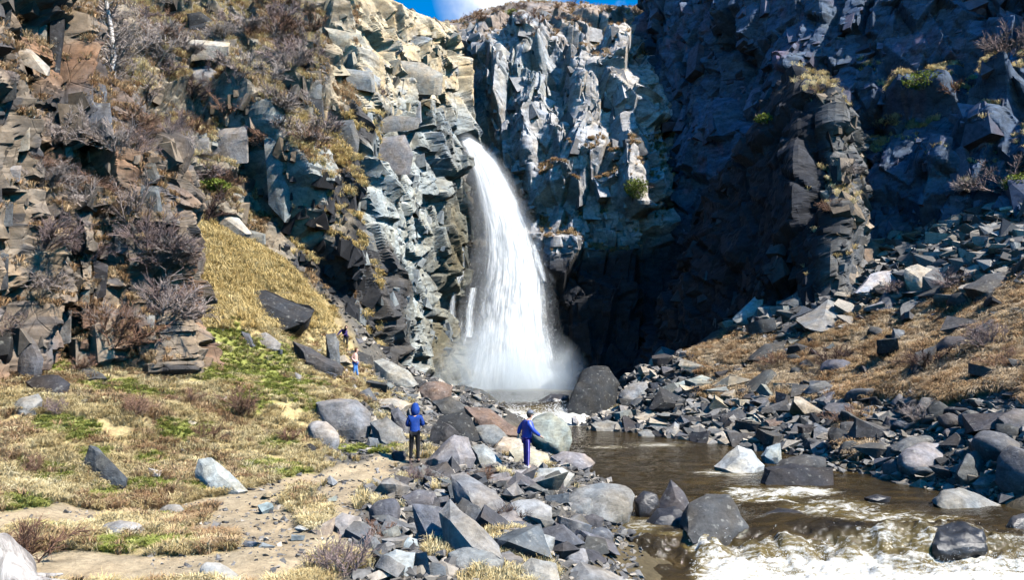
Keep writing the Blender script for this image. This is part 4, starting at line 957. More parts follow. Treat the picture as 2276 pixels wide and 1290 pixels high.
hero([(2158,1077),(2190,1050),(2246,1050),(2242,1078),(2190,1088)], 'grey', 'broad grey boulder on the right shore above the rounded slate one', d=22.8, rnd=0.15)
hero([(1975,1000),(2000,975),(2060,965),(2080,978),(2030,990),(1995,1012)], 'slate', 'long slate boulder behind the biggest rounded boulder', d=26.5, rnd=0.2)
hero([(1390,953),(1420,920),(1470,904),(1477,925),(1440,957),(1400,958)], 'tan', 'pale angular slab on the talus right of the black mass', d=43, front=(0.35,0.75,0.6))
hero([(1313,943),(1350,934),(1392,945),(1387,972),(1320,972)], 'grey', 'blunt rock at the water right of the black mass', d=42, front=(0.5,0.7,0.7))
hero([(1415,960),(1440,953),(1462,965),(1458,984),(1420,982)], 'grey', 'rounded grey stone at the water below the pale angular slab', d=39, rnd=0.2)
hero([(1478,960),(1500,938),(1510,945),(1500,985),(1475,985)], 'pale', 'upright pale block on the waterline of the talus', d=38.5)
hero([(1660,930),(1680,925),(1700,930),(1702,942),(1664,948)], 'teal', 'greenish brick-shaped stone in the right bank rubble', d=37, th=0.5)
hero([(1700,935),(1745,930),(1748,955),(1705,960)], 'brown', 'reddish brown block beside the greenish brick-shaped stone', d=36, th=0.6)
hero([(1600,925),(1640,908),(1665,918),(1640,945),(1595,950)], 'dark', 'dark humped boulder in the middle of the right bank rubble', d=38, rnd=0.15)
hero([(1690,1015),(1705,995),(1735,985),(1737,1022),(1700,1024)], 'teal', 'blue-grey cleft boulder behind the white peaked rock', d=29)
hero([(1893,652),(1935,610),(1990,597),(2012,610),(1990,642),(1940,657)], 'white', 'bright sunlit slab high on the right talus', d=49, front=(0.3,0.75,0.4), th=0.5)
hero([(2010,597),(2040,587),(2106,610),(2102,632),(2040,648),(2015,632)], 'tan', 'broad tan-grey slab right of the bright sunlit slab', d=49, front=(0.6,0.75,0.6), th=0.5)
hero([(1768,712),(1840,664),(1912,695),(1917,707),(1830,727),(1800,733)], 'grey', 'largest flat table-like slab on the right talus', d=47, front=(0.45,0.9,0.6), th=0.7)
hero([(1628,707),(1680,659),(1710,656),(1727,680),(1700,703),(1650,718)], 'pale', 'square-ended block poking out at the left end of the talus', d=53, front=(0.3,0.7,0.6))
hero([(1733,677),(1790,634),(1837,650),(1822,677),(1770,692)], 'slate', 'dark slab left of the bright sunlit slab', d=51)
hero([(1940,690),(1965,650),(2005,648),(2020,670),(1985,690)], 'slate', 'wedge-shaped slab under the bright sunlit slab', d=46, front=(0.4,0.7,0.6))
hero([(2040,492),(2050,467),(2105,470),(2114,490),(2092,502)], 'white', 'pale slab at the top of the right talus', d=57, front=(0.5,0.6,0.7))
hero([(1958,552),(1990,530),(2035,534),(2042,550),(1990,559)], 'tan', 'long tan slab in the upper talus', d=54, front=T3)
hero([(2200,517),(2240,504),(2272,520),(2240,532)], 'pale', 'pale flat slab in the upper talus near the right edge', d=49, front=T3)
hero([(2048,582),(2080,555),(2142,558),(2122,582)], 'grey', 'dark-faced slab with a lit top in the upper talus', d=51, front=T3)
hero([(1863,587),(1885,545),(1917,538),(1912,572)], 'white', 'leaning white slab where the talus meets the dark buttress', d=53, front=(0.4,0.6,0.5))
hero([(1900,540),(1940,535),(1985,560),(1960,590),(1910,585)], 'brown', 'rounded reddish slab in the upper talus by the leaning white slab', d=53)
hero([(1978,767),(1985,730),(2010,735),(2017,772)], 'slate', 'small upright dark stone in the right dry grass', d=41)
hero([(2018,832),(2035,785),(2080,769),(2082,800),(2040,842)], 'dark', 'humped dark rock half buried in the right dry grass', d=35)
hero([(1658,802),(1700,765),(1757,754),(1752,776),(1700,808)], 'dark', 'black pointed slab lying on the lower talus grass', d=47)
hero([(2160,735),(2200,710),(2245,712),(2240,735),(2190,748)], 'dark', 'dark rock outcrop in the right grass near the edge', d=34)
hero([(2140,640),(2190,610),(2270,600),(2290,640),(2200,660)], 'dark', 'dark mossy ledge in the right grass at the frame edge', d=37)
hero([(1370,880),(1400,850),(1440,845),(1445,875),(1400,900)], 'grey', 'rounded grey boulder right of the black mass top', d=48, rnd=0.2)
hero([(1420,815),(1445,790),(1480,788),(1478,812),(1440,822)], 'grey', 'dome-shaped boulder at the talus tip near the dark basin', d=54, rnd=0.2)
hero([(1500,852),(1560,835),(1600,845),(1590,862),(1520,866)], 'green', 'flat greenish slab on the rubble below the dry grass', d=45, front=T3)

# ------------------------------------------------------------------ loose stones, one object each
def rock_mesh(kind, seed):
    r = np.random.default_rng(seed); bm = bmesh.new()
    if kind == 'angular':
        n = r.integers(9, 14); p = r.uniform(-1, 1, (n, 3)); p /= np.maximum(np.abs(p).max(1, keepdims=True), 0.7)
        p *= np.array([1, r.uniform(0.55, 0.9), r.uniform(0.35, 0.7)]) * 0.5
        hull(bm, p); finish_rock(bm, 1.0, seed, 0.05, 2)
    elif kind == 'slab':
        n = r.integers(5, 8); a = np.sort(r.uniform(0, 2 * np.pi, n)); rad = r.uniform(0.35, 0.55, n); t_ = r.uniform(0.1, 0.2)
        q = np.stack([np.cos(a) * rad, np.sin(a) * rad * r.uniform(0.6, 0.9)], 1)
        p = np.concatenate([np.c_[q, np.full(n, t_)], np.c_[q * r.uniform(0.8, 1.0, (n, 1)), np.full(n, -t_)]])
        hull(bm, p); finish_rock(bm, 1.0, seed, 0.035, 2)
    else:
        p = r.normal(size=(22, 3)); p /= np.linalg.norm(p, axis=1, keepdims=True); p *= 0.56 * np.array([1, r.uniform(0.65, 0.95), r.uniform(0.5, 0.8)])
        hull(bm, p); finish_rock(bm, 1.0, seed, 0.07, 2, 0.3)
    me = bpy.data.meshes.new('stone'); bm.to_mesh(me); bm.free(); smooth(me, R(30) if kind != 'round' else R(70)); me.materials.append(M['rock'])
    return me
STONES = {k: [rock_mesh(k, s0 + i) for i in range(9)] for k, s0 in (('angular', 100), ('slab', 200), ('round', 300))}
def in_hero(px, py, d):
    for (a, b, c, e, dd) in HERO_BOX:
        if a < px < c and b < py < e and abs(d - dd) < 3: return True
    return False
def stones(n, poly, kinds, size, tones, label, group, seed, name='stone', sink=0.15, grow=0.0):
    r = np.random.default_rng(seed); poly = np.array(poly, float); x0, y0 = poly.min(0); x1, y1 = poly.max(0); out = []; tries = 0
    while len(out) < n and tries < n * 30:
        tries += 1
        px, py = r.uniform(x0, x1), r.uniform(y0, y1)
        c = False; j = len(poly) - 1
        for i in range(len(poly)):
            if (poly[i, 1] > py) != (poly[j, 1] > py) and px < (poly[j, 0] - poly[i, 0]) * (py - poly[i, 1]) / (poly[j, 1] - poly[i, 1]) + poly[i, 0]: c = not c
            j = i
        if not c: continue
        p = ground_hit(px, py)
        if in_hero(px, py, p[1]): continue
        s = size[0] * (size[1] / size[0]) ** (r.random() ** 1.6)
        if any(math.hypot(p[0] - q[0], p[1] - q[1]) < 0.34 * (s + q[2]) for q in out): continue
        out.append((p[0], p[1], s))
        me = STONES[kinds[r.integers(len(kinds))]][r.integers(9)]
        o = link(name, me); o.location = (p[0], p[1], float(H(p[0], p[1])) + s * (0.28 - sink))
        o.rotation_euler = (r.normal(0, 0.3), r.normal(0, 0.3), r.uniform(0, 6.28)); o.scale = (s, s, s * r.uniform(0.85, 1.2))
        o.color = jit_tone(tones[r.integers(len(tones))], int(r.integers(1e6)))
        tag(o, label, 'stone', group)
    return len(out)
cnt = 0
cnt += stones(92, [(1390,860),(1480,800),(1560,830),(1700,860),(1860,870),(1880,960),(1700,1000),(1560,1000),(1340,960)], ['angular','slab','angular'], (1.15,2.8), ['grey','slate','dark','tan','dark','char'], 'angular slate stone in the rubble bank along the right shore', 'rubble on the right shore', 1)
cnt += stones(48, [(1760,1000),(1900,890),(2030,900),(2276,960),(2276,1080),(2150,1075),(1950,1050),(1850,1010)], ['round','round','angular'], (0.85,2.0), ['slate','dark','dark','char'], 'dark rounded boulder in the heap on the right shore', 'rounded boulders on the right shore', 2)
cnt += stones(52, [(1640,720),(1850,600),(1950,460),(2276,440),(2276,570),(2100,630),(1900,720),(1760,790)], ['slab','slab','angular'], (1.0,3.2), ['grey','slate','pale','tan','dark'], 'flat broken slab in the talus below the shaded right cliff', 'talus slabs below the right cliff', 3)
cnt += stones(84, [(900,1060),(1000,1050),(1240,1080),(1330,1180),(1340,1260),(1250,1289),(850,1289),(800,1200)], ['angular','slab','angular'], (0.5,1.3), ['grey','slate','dark','slate','dark','grey'], 'loose grey stone in the boulder field between path and stream', 'stones of the foreground boulder field', 4)
cnt += stones(14, [(560,1080),(830,1030),(760,1120),(680,1200),(560,1289),(520,1250),(600,1180)], ['slab','angular'], (0.12,0.4), ['pale','white','teal','tan'], 'small pale flat stone lying on the sandy path', 'stones lying on the path', 5)
cnt += stones(30, [(560,770),(700,800),(860,850),(950,900),(930,960),(800,880),(650,800)], ['slab','angular'], (0.5,1.3), ['grey','slate','tan','dark'], 'grey rock in the scree around the person in pink', 'scree rocks around the person in pink', 6)
cnt += stones(12, [(20,880),(300,830),(600,850),(640,960),(560,1050),(150,1110),(20,1080)], ['angular','slab'], (0.25,0.6), ['grey','slate','pale','tan'], 'small rock half hidden in the dry grass of the left bank', 'rocks in the left bank grass', 7)
cnt += stones(30, [(1620,780),(1900,740),(2276,600),(2276,850),(1900,870),(1700,850)], ['angular','slab','round'], (0.8,2.4), ['dark','slate','dark','char'], 'dark rock poking out of the dry grass on the right slope', 'rocks in the right slope grass', 9)
cnt += stones(14, [(1000,880),(1100,890),(1130,930),(1080,990),(980,1000),(940,900)], ['angular','round'], (0.5,1.2), ['grey','brown','dark'], 'brownish rock between the path end and the small cascade', 'rocks by the small cascade', 8)
print('loose stones', cnt)
# finer rubble nobody could count
protos = []
for k in ('angular', 'slab', 'round'):
    for i in range(3):
        bm = bmesh.new(); r_ = np.random.default_rng(900 + len(protos)); p = r_.uniform(-1, 1, (9, 3)) * (0.5, 0.4, 0.16 if k == 'slab' else 0.34)
        hull(bm, p); me = bpy.data.meshes.new('pebble'); bm.to_mesh(me); bm.free()
        t = NT('pebble_stone'); oi = t.new('ShaderNodeObjectInfo')
        b_ = [(0.16,0.152,0.142),(0.07,0.067,0.065),(0.27,0.235,0.19)][i]
        t.base(t.mix(1.0, t.mix(1.0, b_, t.ramp(oi.outputs['Random'], [(0, 0.4), (1, 1.5)]), 'MULTIPLY'), t.ramp(t.noise(9, 4, 0.7, t.wcoord()), [(0.3, 0.6), (0.7, 1.35)]), 'MULTIPLY')); t.set(Roughness=0.85)
        me.materials.append(t.m); protos.append(bpy.data.objects.new('pebble', me))
def rubble(n, boxes, seed):
    r = np.random.default_rng(seed); PP = []; SS = []
    for (px0, px1, y0, y1, k, s0, s1, test) in boxes:
        y = r.uniform(y0, y1, k); px = r.uniform(px0, px1, k); x = (px - CX) / F * y; z = H(x, y); P = np.stack([x, y, z], -1)
        path, grass, green, gold, nz, qx, qy = land_cover(P)
        kp = test(path, grass, green, qx, qy, nz, z); PP.append(P[kp]); SS.append(s0 * (s1 / s0) ** (r.random(kp.sum()) ** 2))
    P = np.concatenate(PP); S = np.concatenate(SS); P[:, 2] += S * 0.08
    return P, r.uniform(-0.5, 0.5, (len(P), 3)) + np.c_[np.zeros(len(P)), np.zeros(len(P)), r.uniform(0, 6.28, len(P))], S
P, Ro, S = rubble(0, [
  (700, 1420, 10.5, 30, 8000, 0.08, 0.42, lambda p, g, gr, qx, qy, nz, z: (p < 0.3) & (g < 0.3) & (z > -0.5)),
  (350, 1000, 10, 24, 2600, 0.03, 0.16, lambda p, g, gr, qx, qy, nz, z: (p > 0.3) & (nz > -0.1)),
  (0, 900, 12, 24, 1200, 0.05, 0.22, lambda p, g, gr, qx, qy, nz, z: (p > 0.05)),
  (1290, 1950, 30, 56, 9000, 0.35, 1.2, lambda p, g, gr, qx, qy, nz, z: (g < 0.35) & (z > -0.2) & (qy < 1010)),
  (1750, 2330, 21, 34, 4000, 0.2, 0.7, lambda p, g, gr, qx, qy, nz, z: (g < 0.3) & (z > -0.2)),
  (1600, 2330, 36, 66, 6500, 0.4, 2.2, lambda p, g, gr, qx, qy, nz, z: ((g < 0.3) | (nz > 0.38)) & (qy < 740)),
  (420, 1050, 27, 52, 3500, 0.12, 0.7, lambda p, g, gr, qx, qy, nz, z: ((g < 0.3) | (nz > 0.42)) & (qy > 640)),
  (900, 1120, 40, 70, 1500, 0.3, 1.0, lambda p, g, gr, qx, qy, nz, z: (z > 0.6))], 12)
scatter('gravel', P, Ro, S, rng.integers(0, 9, len(P)), protos)
print('gravel', len(P))
# ------------------------------------------------------------------ blocks that stand out of the cliffs (parts of their cliff)
print('blocks')
def block(parent, poly, tone, d, front=(0.5,0.6,0.85), th=0.4, back=0.95, rough=0.03, label=None, sub=None):
    seed = 700 + len(bpy.data.objects)
    r = np.random.default_rng(seed); poly = np.array(poly, float); x0, y0 = poly.min(0); x1, y1 = poly.max(0)
    pt = PATCH[parent]; inb_ = (pt['px'] > x0) & (pt['px'] < x1) & (pt['py'] > y0) & (pt['py'] < y1)
    if inb_.any(): d = float(np.percentile(pt['X'][..., 1][inb_], 30))
    w = (x1 - x0) / F * d; h = (y1 - y0) / F * d; T = th * (0.5 * w + 0.5 * h); cen = poly.mean(0); d = d + 0.3 * T
    piv = np.array([x0 + front[0] * (x1 - x0), y0 + front[1] * (y1 - y0)])
    pts = [at(p[0], p[1], d + r.uniform(-.08, .08) * T) for p in poly]
    fr = (poly - cen) * front[2] + piv; fr = np.clip(fr, [x0, y0], [x1, y1])
    pts += [at(p[0], p[1], d - T * r.uniform(0.15, 0.55)) for p in fr]
    bk = (poly - cen) * back + cen; pts += [at(p[0], p[1], d + T) for p in bk]
    pts = np.array(pts); org = pts.mean(0)
    bm = bmesh.new(); hull(bm, pts - org); finish_rock(bm, max(w, h), seed, rough, 2)
    me = bpy.data.meshes.new('rock_block'); bm.to_mesh(me); bm.free(); smooth(me, R(26))
    o = link('rock_block', me, M['rock'], PATCH[parent]['o']); o.location = tuple(org); o.color = jit_tone(tone, seed)
    return o
NC, LC = 'near_cliff', 'left_cliff'
for poly, tone, d in [
  ([(112,0),(147,0),(141,90),(128,230),(96,330),(86,320),(110,200)],'black',22.4), ([(-12,0),(26,0),(10,130),(-12,140)],'char',20.4), ([(72,262),(92,255),(82,330),(60,420),(52,410)],'black',21.4), ([(145,185),(195,175),(235,190),(240,225),(150,230)],'slate',23.6), ([(142,232),(245,228),(252,300),(240,312),(195,300),(150,250)],'slate',23.8),  # the char block at the left edge stands in for a shaded gap
  ([(272,372),(300,360),(345,362),(356,395),(350,408),(275,405)],'dark',25.2), ([(300,412),(352,415),(362,470),(360,500),(325,505),(300,470)],'slate',25.2),
  ([(30,100),(70,110),(112,150),(110,168),(70,140),(28,125)],'tan',21.4), ([(0,150),(38,160),(36,215),(0,230)],'dark',21.2), ([(55,30),(105,20),(108,105),(60,100)],'tan',22.4),
  ([(20,240),(75,232),(78,262),(20,275)],'pale',21.6), ([(18,285),(68,280),(66,330),(15,340)],'tan',21.6), ([(0,370),(48,368),(45,400),(0,410)],'pale',21.0), ([(110,0),(145,0),(138,75),(118,78)],'black',22.6),
  ([(0,445),(30,450),(28,500),(0,505)],'slate',20.6), ([(160,460),(205,465),(205,540),(165,538)],'brown',23.2), ([(160,585),(203,590),(203,618),(165,615)],'grey',23.4),
  ([(165,620),(203,622),(200,680),(165,675)],'tan',23.4), ([(205,575),(240,590),(236,650),(205,672)],'char',23.4), ([(275,635),(320,630),(345,655),(320,672),(280,660)],'dark',24.4), ([(325,700),(345,702),(340,760),(322,755)],'pale',24.6),
  ([(205,480),(240,470),(245,500),(208,505)],'grey',23.5), ([(125,460),(155,462),(158,490),(128,495)],'black',22.9), ([(352,560),(390,565),(388,620),(355,610)],'slate',25.6), ([(345,640),(392,645),(390,700),(350,690)],'slate',25.6), ([(55,390),(100,395),(98,430),(58,440)],'char',21.9),
  ([(95,480),(120,470),(128,540),(100,545)],'tan',22.2), ([(250,500),(300,520),(295,570),(255,560)],'grey',24.3), ([(120,700),(160,690),(158,760),(125,770)],'grey',22.8), ([(245,760),(300,750),(300,800),(248,802)],'dark',24.2), ([(0,560),(20,565),(18,640),(0,645)],'slate',20.4)]:
    block(NC, poly, tone, d)
for poly, tone, d in [
  ([(415,30),(445,25),(480,50),(490,75),(470,85),(420,75)],'char',53), ([(420,60),(455,50),(492,80),(440,88)],'char',52.3), ([(348,90),(400,85),(512,95),(510,120),(400,138),(352,135)],'tan',46.5), ([(425,150),(462,145),(497,170),(495,210),(465,218),(432,190)],'pale',46.3),
  ([(655,170),(690,165),(716,190),(715,220),(670,210)],'slate',53.5), ([(668,215),(718,222),(722,265),(690,268),(675,240)],'dark',53.3), ([(465,300),(500,285),(552,280),(553,360),(500,365),(466,350)],'grey',44.2), ([(415,310),(465,305),(466,355),(415,360)],'grey',43.6),
  ([(588,285),(640,300),(660,345),(655,470),(640,495),(600,440)],'grey',45.3), ([(730,270),(785,265),(800,310),(795,345),(740,330)],'slate',51.5), ([(815,270),(870,255),(935,262),(930,285),(850,295)],'grey',64.5), ([(815,310),(900,300),(918,345),(910,388),(820,380)],'grey',64.8),
  ([(905,230),(935,225),(938,270),(910,280)],'pale',69), ([(740,440),(790,430),(795,470),(745,478)],'char',50), ([(755,480),(830,520),(840,560),(770,540)],'slate',50.5),
  ([(450,440),(520,470),(560,520),(540,545),(480,520)],'tan',42.2), ([(550,510),(590,520),(592,560),(555,560)],'grey',43.8), ([(720,60),(800,75),(830,110),(790,125),(730,100)],'tan',59), ([(760,150),(830,160),(835,205),(775,190)],'pale',58), ([(850,130),(940,140),(985,165),(980,210),(880,205)],'tan',71)]:
    block(LC, poly, tone, d, th=0.3)

# the countless smaller joint blocks of the faces, one mass for each cliff
def joint_mat(name, base, hue):
    t = NT(name); oi = t.new('ShaderNodeObjectInfo'); n1 = t.noise(2.5, 5, 0.65, t.wcoord()); n2 = t.noise(0.3, 3, 0.6, t.wcoord())
    c = t.mix(1.0, t.mix(t.ramp(n2, [(0.35, 0.0), (0.65, 1.0)]), base, hue), t.ramp(oi.outputs['Random'], [(0, 0.35), (1, 1.5)]), 'MULTIPLY')
    t.base(t.mix(1.0, c, t.ramp(n1, [(0.28, 0.5), (0.5, 1.0), (0.75, 1.4)]), 'MULTIPLY')); t.set(Roughness=0.85, Specular_IOR_Level=0.25); t.bump(n1, 0.4, 0.08); return t.m
def joint_blocks(cl, n, zone, mat, size, seed, tall=1.2, roll=0.0, deep=0.40):
    r = np.random.default_rng(seed); protos_ = []
    for k in range(6):
        bm = bmesh.new(); c8 = np.array([(x, y, z) for x in (-.5, .5) for y in (-.5, .5) for z in (-.5, .5)]) * r.uniform(0.5, 1.2, (8, 3)); c8[:, 2] *= tall
        if k % 2: c8 = c8[:-1 - (k % 3 > 0)]
        hull(bm, c8); me = bpy.data.meshes.new('joint_block'); bm.to_mesh(me); bm.free(); flat(me); me.materials.append(mat); protos_.append(bpy.data.objects.new('joint_block', me))
    p = PATCH[cl]; ok = np.argwhere(zone(p['px'], p['py']) & (fbm(p['X'] * 0.18, seed, 3) > -0.15)); ix = ok[r.integers(0, len(ok), n)]
    X = p['X'][ix[:, 0], ix[:, 1]]; N = p['N'][ix[:, 0], ix[:, 1]]
    s = size[0] * (size[1] / size[0]) ** (r.random(n) ** 2.2); X = X - N * (s * deep)[:, None]
    az = np.arctan2(N[:, 1], N[:, 0]) + r.normal(0, 0.25, n); rot = np.c_[r.normal(0, 0.2, n), roll + r.normal(0, 0.2, n), az]
    o = scatter('joint_blocks', X, rot, np.c_[s * r.uniform(0.7, 1.1, n), s * r.uniform(0.6, 1.3, n), s * r.uniform(0.6, 1.4, n)], r.integers(0, 6, n), protos_); o.parent = p['o']
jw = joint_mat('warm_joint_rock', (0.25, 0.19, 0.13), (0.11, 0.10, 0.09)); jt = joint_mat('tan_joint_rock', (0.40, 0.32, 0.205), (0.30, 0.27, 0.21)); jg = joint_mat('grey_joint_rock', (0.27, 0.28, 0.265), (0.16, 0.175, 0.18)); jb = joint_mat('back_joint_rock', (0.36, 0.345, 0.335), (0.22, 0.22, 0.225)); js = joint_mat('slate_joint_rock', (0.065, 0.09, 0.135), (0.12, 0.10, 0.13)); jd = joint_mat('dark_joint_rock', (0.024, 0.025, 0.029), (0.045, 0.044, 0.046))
joint_blocks(NC, 520, lambda x, y: (x > -60) & (x < 396) & (y < 800) & (y > -50), jw, (0.15, 0.8), 81, 1.5, 0.0)
joint_blocks(LC, 600, lambda x, y: (x > 130) & (x < 720) & (y > -40) & (y < 600), jw, (0.4, 1.5), 82, 1.0, 0.25)
joint_blocks(LC, 220, lambda x, y: (x > 720) & (x < 1005) & (y > 10) & (y < 250), jt, (0.4, 2.0), 83, 0.9, 0.2)
joint_blocks(LC, 280, lambda x, y: (x > 790) & (x < 1005) & (y > 240) & (y < 800), jg, (0.4, 1.8), 84, 1.1, 0.15)
joint_blocks(LC, 350, lambda x, y: (x > 640) & (x < 860) & (y > 380) & (y < 860), jd, (0.4, 1.6), 85, 1.0, 0.3)
joint_blocks('back_cliff', 480, lambda x, y: (x > 1130) & (x < 1440) & (y > 30) & (y < 560), jb, (0.4, 2.0), 86, 1.3, -0.3)
joint_blocks('back_cliff', 160, lambda x, y: (x > 1000) & (x < 1130) & (y > 60) & (y < 300), jb, (0.4, 1.6), 87, 1.5, -0.2)
joint_blocks('right_cliff', 850, lambda x, y: (x > 1430) & (x < 2330) & (y > -40) & (y < 560), js, (0.4, 2.2), 88, 1.3, -0.45)  # block colour carries the blue of the shade, like the cliff
joint_blocks('dark_buttress', 500, lambda x, y: (x > 1450) & (x < 1900) & (y > 200) & (y < 800), jd, (0.4, 1.6), 89, 1.4, -0.4)  # near-black blocks, with the buttress's shade in their colour
joint_blocks('dark_buttress', 200, lambda x, y: (x > 1840) & (x < 1935) & (y > 200) & (y < 640), jw, (0.4, 1.8), 90, 1.3, -0.3)  # paler blocks on the spine, sunlight put into their colour

# ------------------------------------------------------------------ vegetation
print('plants')
def tubes(segs, sides=3):
    "segs: list of (p0, p1, r0, r1) -> one mesh of thin tapered stems"
    A = np.array([s[0] for s in segs], float); B = np.array([s[1] for s in segs], float); r0 = np.array([s[2] for s in segs]); r1 = np.array([s[3] for s in segs])
    d = B - A; d /= np.linalg.norm(d, axis=1, keepdims=True) + 1e-9
    h = np.where(np.abs(d[:, 2:3]) > 0.9, np.array([[1.0, 0, 0]]), np.array([[0, 0, 1.0]]))
    u = np.cross(d, h); u /= np.linalg.norm(u, axis=1, keepdims=True) + 1e-9; v = np.cross(d, u)
    V = []; 
    for k in range(sides):
        a = 2 * np.pi * k / sides; e = u * math.cos(a) + v * math.sin(a)
        V.append(A + e * r0[:, None]); V.append(B + e * r1[:, None])
    V = np.stack(V, 1); n = len(segs); base = (np.arange(n) * 2 * sides)[:, None]
    Fc = np.concatenate([base + np.array([[2 * k, 2 * ((k + 1) % sides), 2 * ((k + 1) % sides) + 1, 2 * k + 1]]) for k in range(sides)], 0)
    return V.reshape(-1, 3), Fc
def shrub_segs(r, n_stem, height, spread, curl=0.25, droop=0.0, fine=1.0, twigs=9):
    S = []
    for i in range(n_stem):
        a = r.uniform(0, 2 * np.pi); e = spread * r.uniform(0.1, 1) ** 0.7
        dirn = np.array([math.cos(a) * e, math.sin(a) * e, 1.0]); dirn /= np.linalg.norm(dirn)
        p = np.array([math.cos(a), math.sin(a), 0]) * r.uniform(0, 0.18) * spread; L = height * r.uniform(0.6, 1.0); k = 4; rad = 0.014 * fine
        for j in range(k):
            q = p + dirn * L / k; S.append((p, q, rad * (1 - 0.2 * j), rad * (0.8 - 0.2 * j)))
            for t_ in range(twigs if j else 3):
                td = dirn + r.normal(0, 0.55, 3); td[2] = td[2] * 0.8 + 0.25; td /= np.linalg.norm(td)
                s = p + (q - p) * r.random(); l = L * r.uniform(0.12, 0.32); m_ = s + td * l
                S.append((s, m_, rad * 0.5, rad * 0.32))
                for w_ in range(2):
                    t2 = td + r.normal(0, 0.5, 3); t2 /= np.linalg.norm(t2); S.append((s + (m_ - s) * r.uniform(0.3, 1), m_ + t2 * l * 0.6, rad * 0.34, rad * 0.2))
            p = q; dirn = dirn + r.normal(0, curl, 3); dirn[2] -= droop * (j + 1); dirn /= np.linalg.norm(dirn)
    return S
def shrub_mesh(seed, mat, **kw):
    V, Fc = tubes(shrub_segs(np.random.default_rng(seed), **kw)); me = np_mesh('twigs', V, Fc, 4); me.materials.append(M[mat]); return me
SH = {m_: [shrub_mesh(400 + 10 * j + i, m_, n_stem=15, height=1.0, spread=1.1, twigs=8) for i in range(4)] for j, m_ in enumerate(('twig_mauve', 'twig_grey', 'twig_red', 'twig_dark'))}
SH['far_mauve'] = [shrub_mesh(450 + i, 'twig_mauve', n_stem=14, height=1.0, spread=1.2, twigs=7, fine=1.5) for i in range(3)]
SH['far_grey'] = [shrub_mesh(460 + i, 'twig_grey', n_stem=14, height=1.0, spread=1.2, twigs=7, fine=1.5) for i in range(3)]
SH['far_red'] = [shrub_mesh(470 + i, 'twig_red', n_stem=14, height=1.0, spread=1.2, twigs=7, fine=1.5) for i in range(3)]
def put_shrub(kind, pos, size, label, group=None, seed=0, lean=None, squash=1.0, name='shrub'):
    r = np.random.default_rng(seed + 1000); ms = SH[kind]; me = ms[r.integers(len(ms))]
    o = link(name, me); o.location = tuple(pos); o.scale = (size * r.uniform(0.9, 1.15), size * r.uniform(0.9, 1.15), size * squash)
    l = lean if lean is not None else (r.normal(0, 0.12), r.normal(0, 0.12))
    o.rotation_euler = (l[0], l[1], r.uniform(0, 6.28)); tag(o, label, 'shrub', group); return o
# single shrubs one can point at: cliff, photo position of the foot, height in photo px, kind
def cl_shrub(cl, px, py, hpx, kind, label, lean=(0.35, 0.0), squash=0.9):
    X, N = on_cliff(cl, px, py); put_shrub(kind, X - N * 0.1, hpx / F * X[1], label, None, int(px * 7 + py), lean, squash)
for a in [(NC,260,765,110,'twig_red','large russet bare shrub at the foot of the near cliff'), (NC,105,560,110,'twig_mauve','mauve twiggy shrub on the near cliff above the propped slab'), (NC,130,330,100,'twig_grey','grey tangled shrub below the dark cliff blocks'), (NC,75,640,90,'twig_grey','grey twiggy shrub low on the left of the near cliff'),
  (NC,290,490,110,'twig_grey','pale grey shrub left of the smooth slate panel'), (NC,330,560,110,'twig_mauve','mauve shrub on the right side of the near cliff'), (NC,370,700,110,'twig_grey','thin grey shrub at the right edge of the near cliff'), (NC,30,760,70,'twig_mauve','low mauve shrub above the black block at the left edge'), (NC,95,700,80,'twig_red','russet shrub between the propped slab and the large shrub'), (NC,180,300,70,'twig_grey','wiry shrub on the dark cliff block'), (NC,215,420,60,'twig_red','small russet shrub mid way up the near cliff'),
  (LC,460,500,90,'twig_dark','dark drooping shrub above the yellow grass slope'), (LC,620,60,70,'far_mauve','mauve shrub patch high on the upper left slope'), (LC,640,130,70,'far_mauve','broad mauve thicket near the upper middle of the slope'), (LC,500,270,60,'far_red','reddish thicket above the greenish rock panel'), (LC,380,290,70,'far_mauve','mauve thicket left of the greenish rock panel'),
  (LC,585,330,60,'far_red','reddish shrub beside the greenish rock pillar'), (LC,430,220,60,'far_mauve','thicket under the pale cracked block'), (LC,520,190,60,'far_mauve','shrub right of the pale cracked block'), (LC,330,230,80,'far_grey','grey thicket right of the birch'), (LC,190,120,90,'far_grey','grey thicket left of the birch'), (LC,860,215,30,'far_mauve','small dark shrub on the tan wall'), (LC,300,110,80,'far_grey','pale brush behind the birch trunk'), (LC,700,330,50,'far_red','russet shrub above the grassy ledges')]:
    cl_shrub(*a)
def cliff_shrubs(cl, n, zone, kinds, hpx, label, group, seed, up=0.0):
    r = np.random.default_rng(seed); p = PATCH[cl]; nu_, nv_ = p['px'].shape; k = 0; t_ = 0
    while k < n and t_ < n * 60:
        t_ += 1; i, j = r.integers(nu_), r.integers(nv_); x, y = p['px'][i, j], p['py'][i, j]
        if not zone(x, y) or p['fn'][i, j, 2] < up: continue
        X, N = on_cliff(cl, x, y)
        put_shrub(kinds[r.integers(len(kinds))], X - N * 0.1, r.uniform(*hpx) / F * X[1], label, group, seed * 977 + k, (0.25, 0), 0.85); k += 1
inb = lambda a, b, c, d_: (lambda x, y: a < x < c and b < y < d_)
cliff_shrubs(NC, 34, lambda x, y: 0 < x < 395 and 250 < y < 800, ['twig_grey','twig_mauve','twig_mauve','twig_red'], (45,90), 'bare twiggy shrub rooted in the near left cliff', 'shrubs on the near cliff', 21)
cliff_shrubs(LC, 90, lambda x, y: 150 < x < 720 and -10 < y < 420 and y < 460 - (x - 400) * 0.2, ['far_mauve','far_grey','far_grey','far_grey','far_red'], (30,68), 'bare mauve shrub on the rocky slope above the yellow grass', 'shrubs on the left slope', 22)
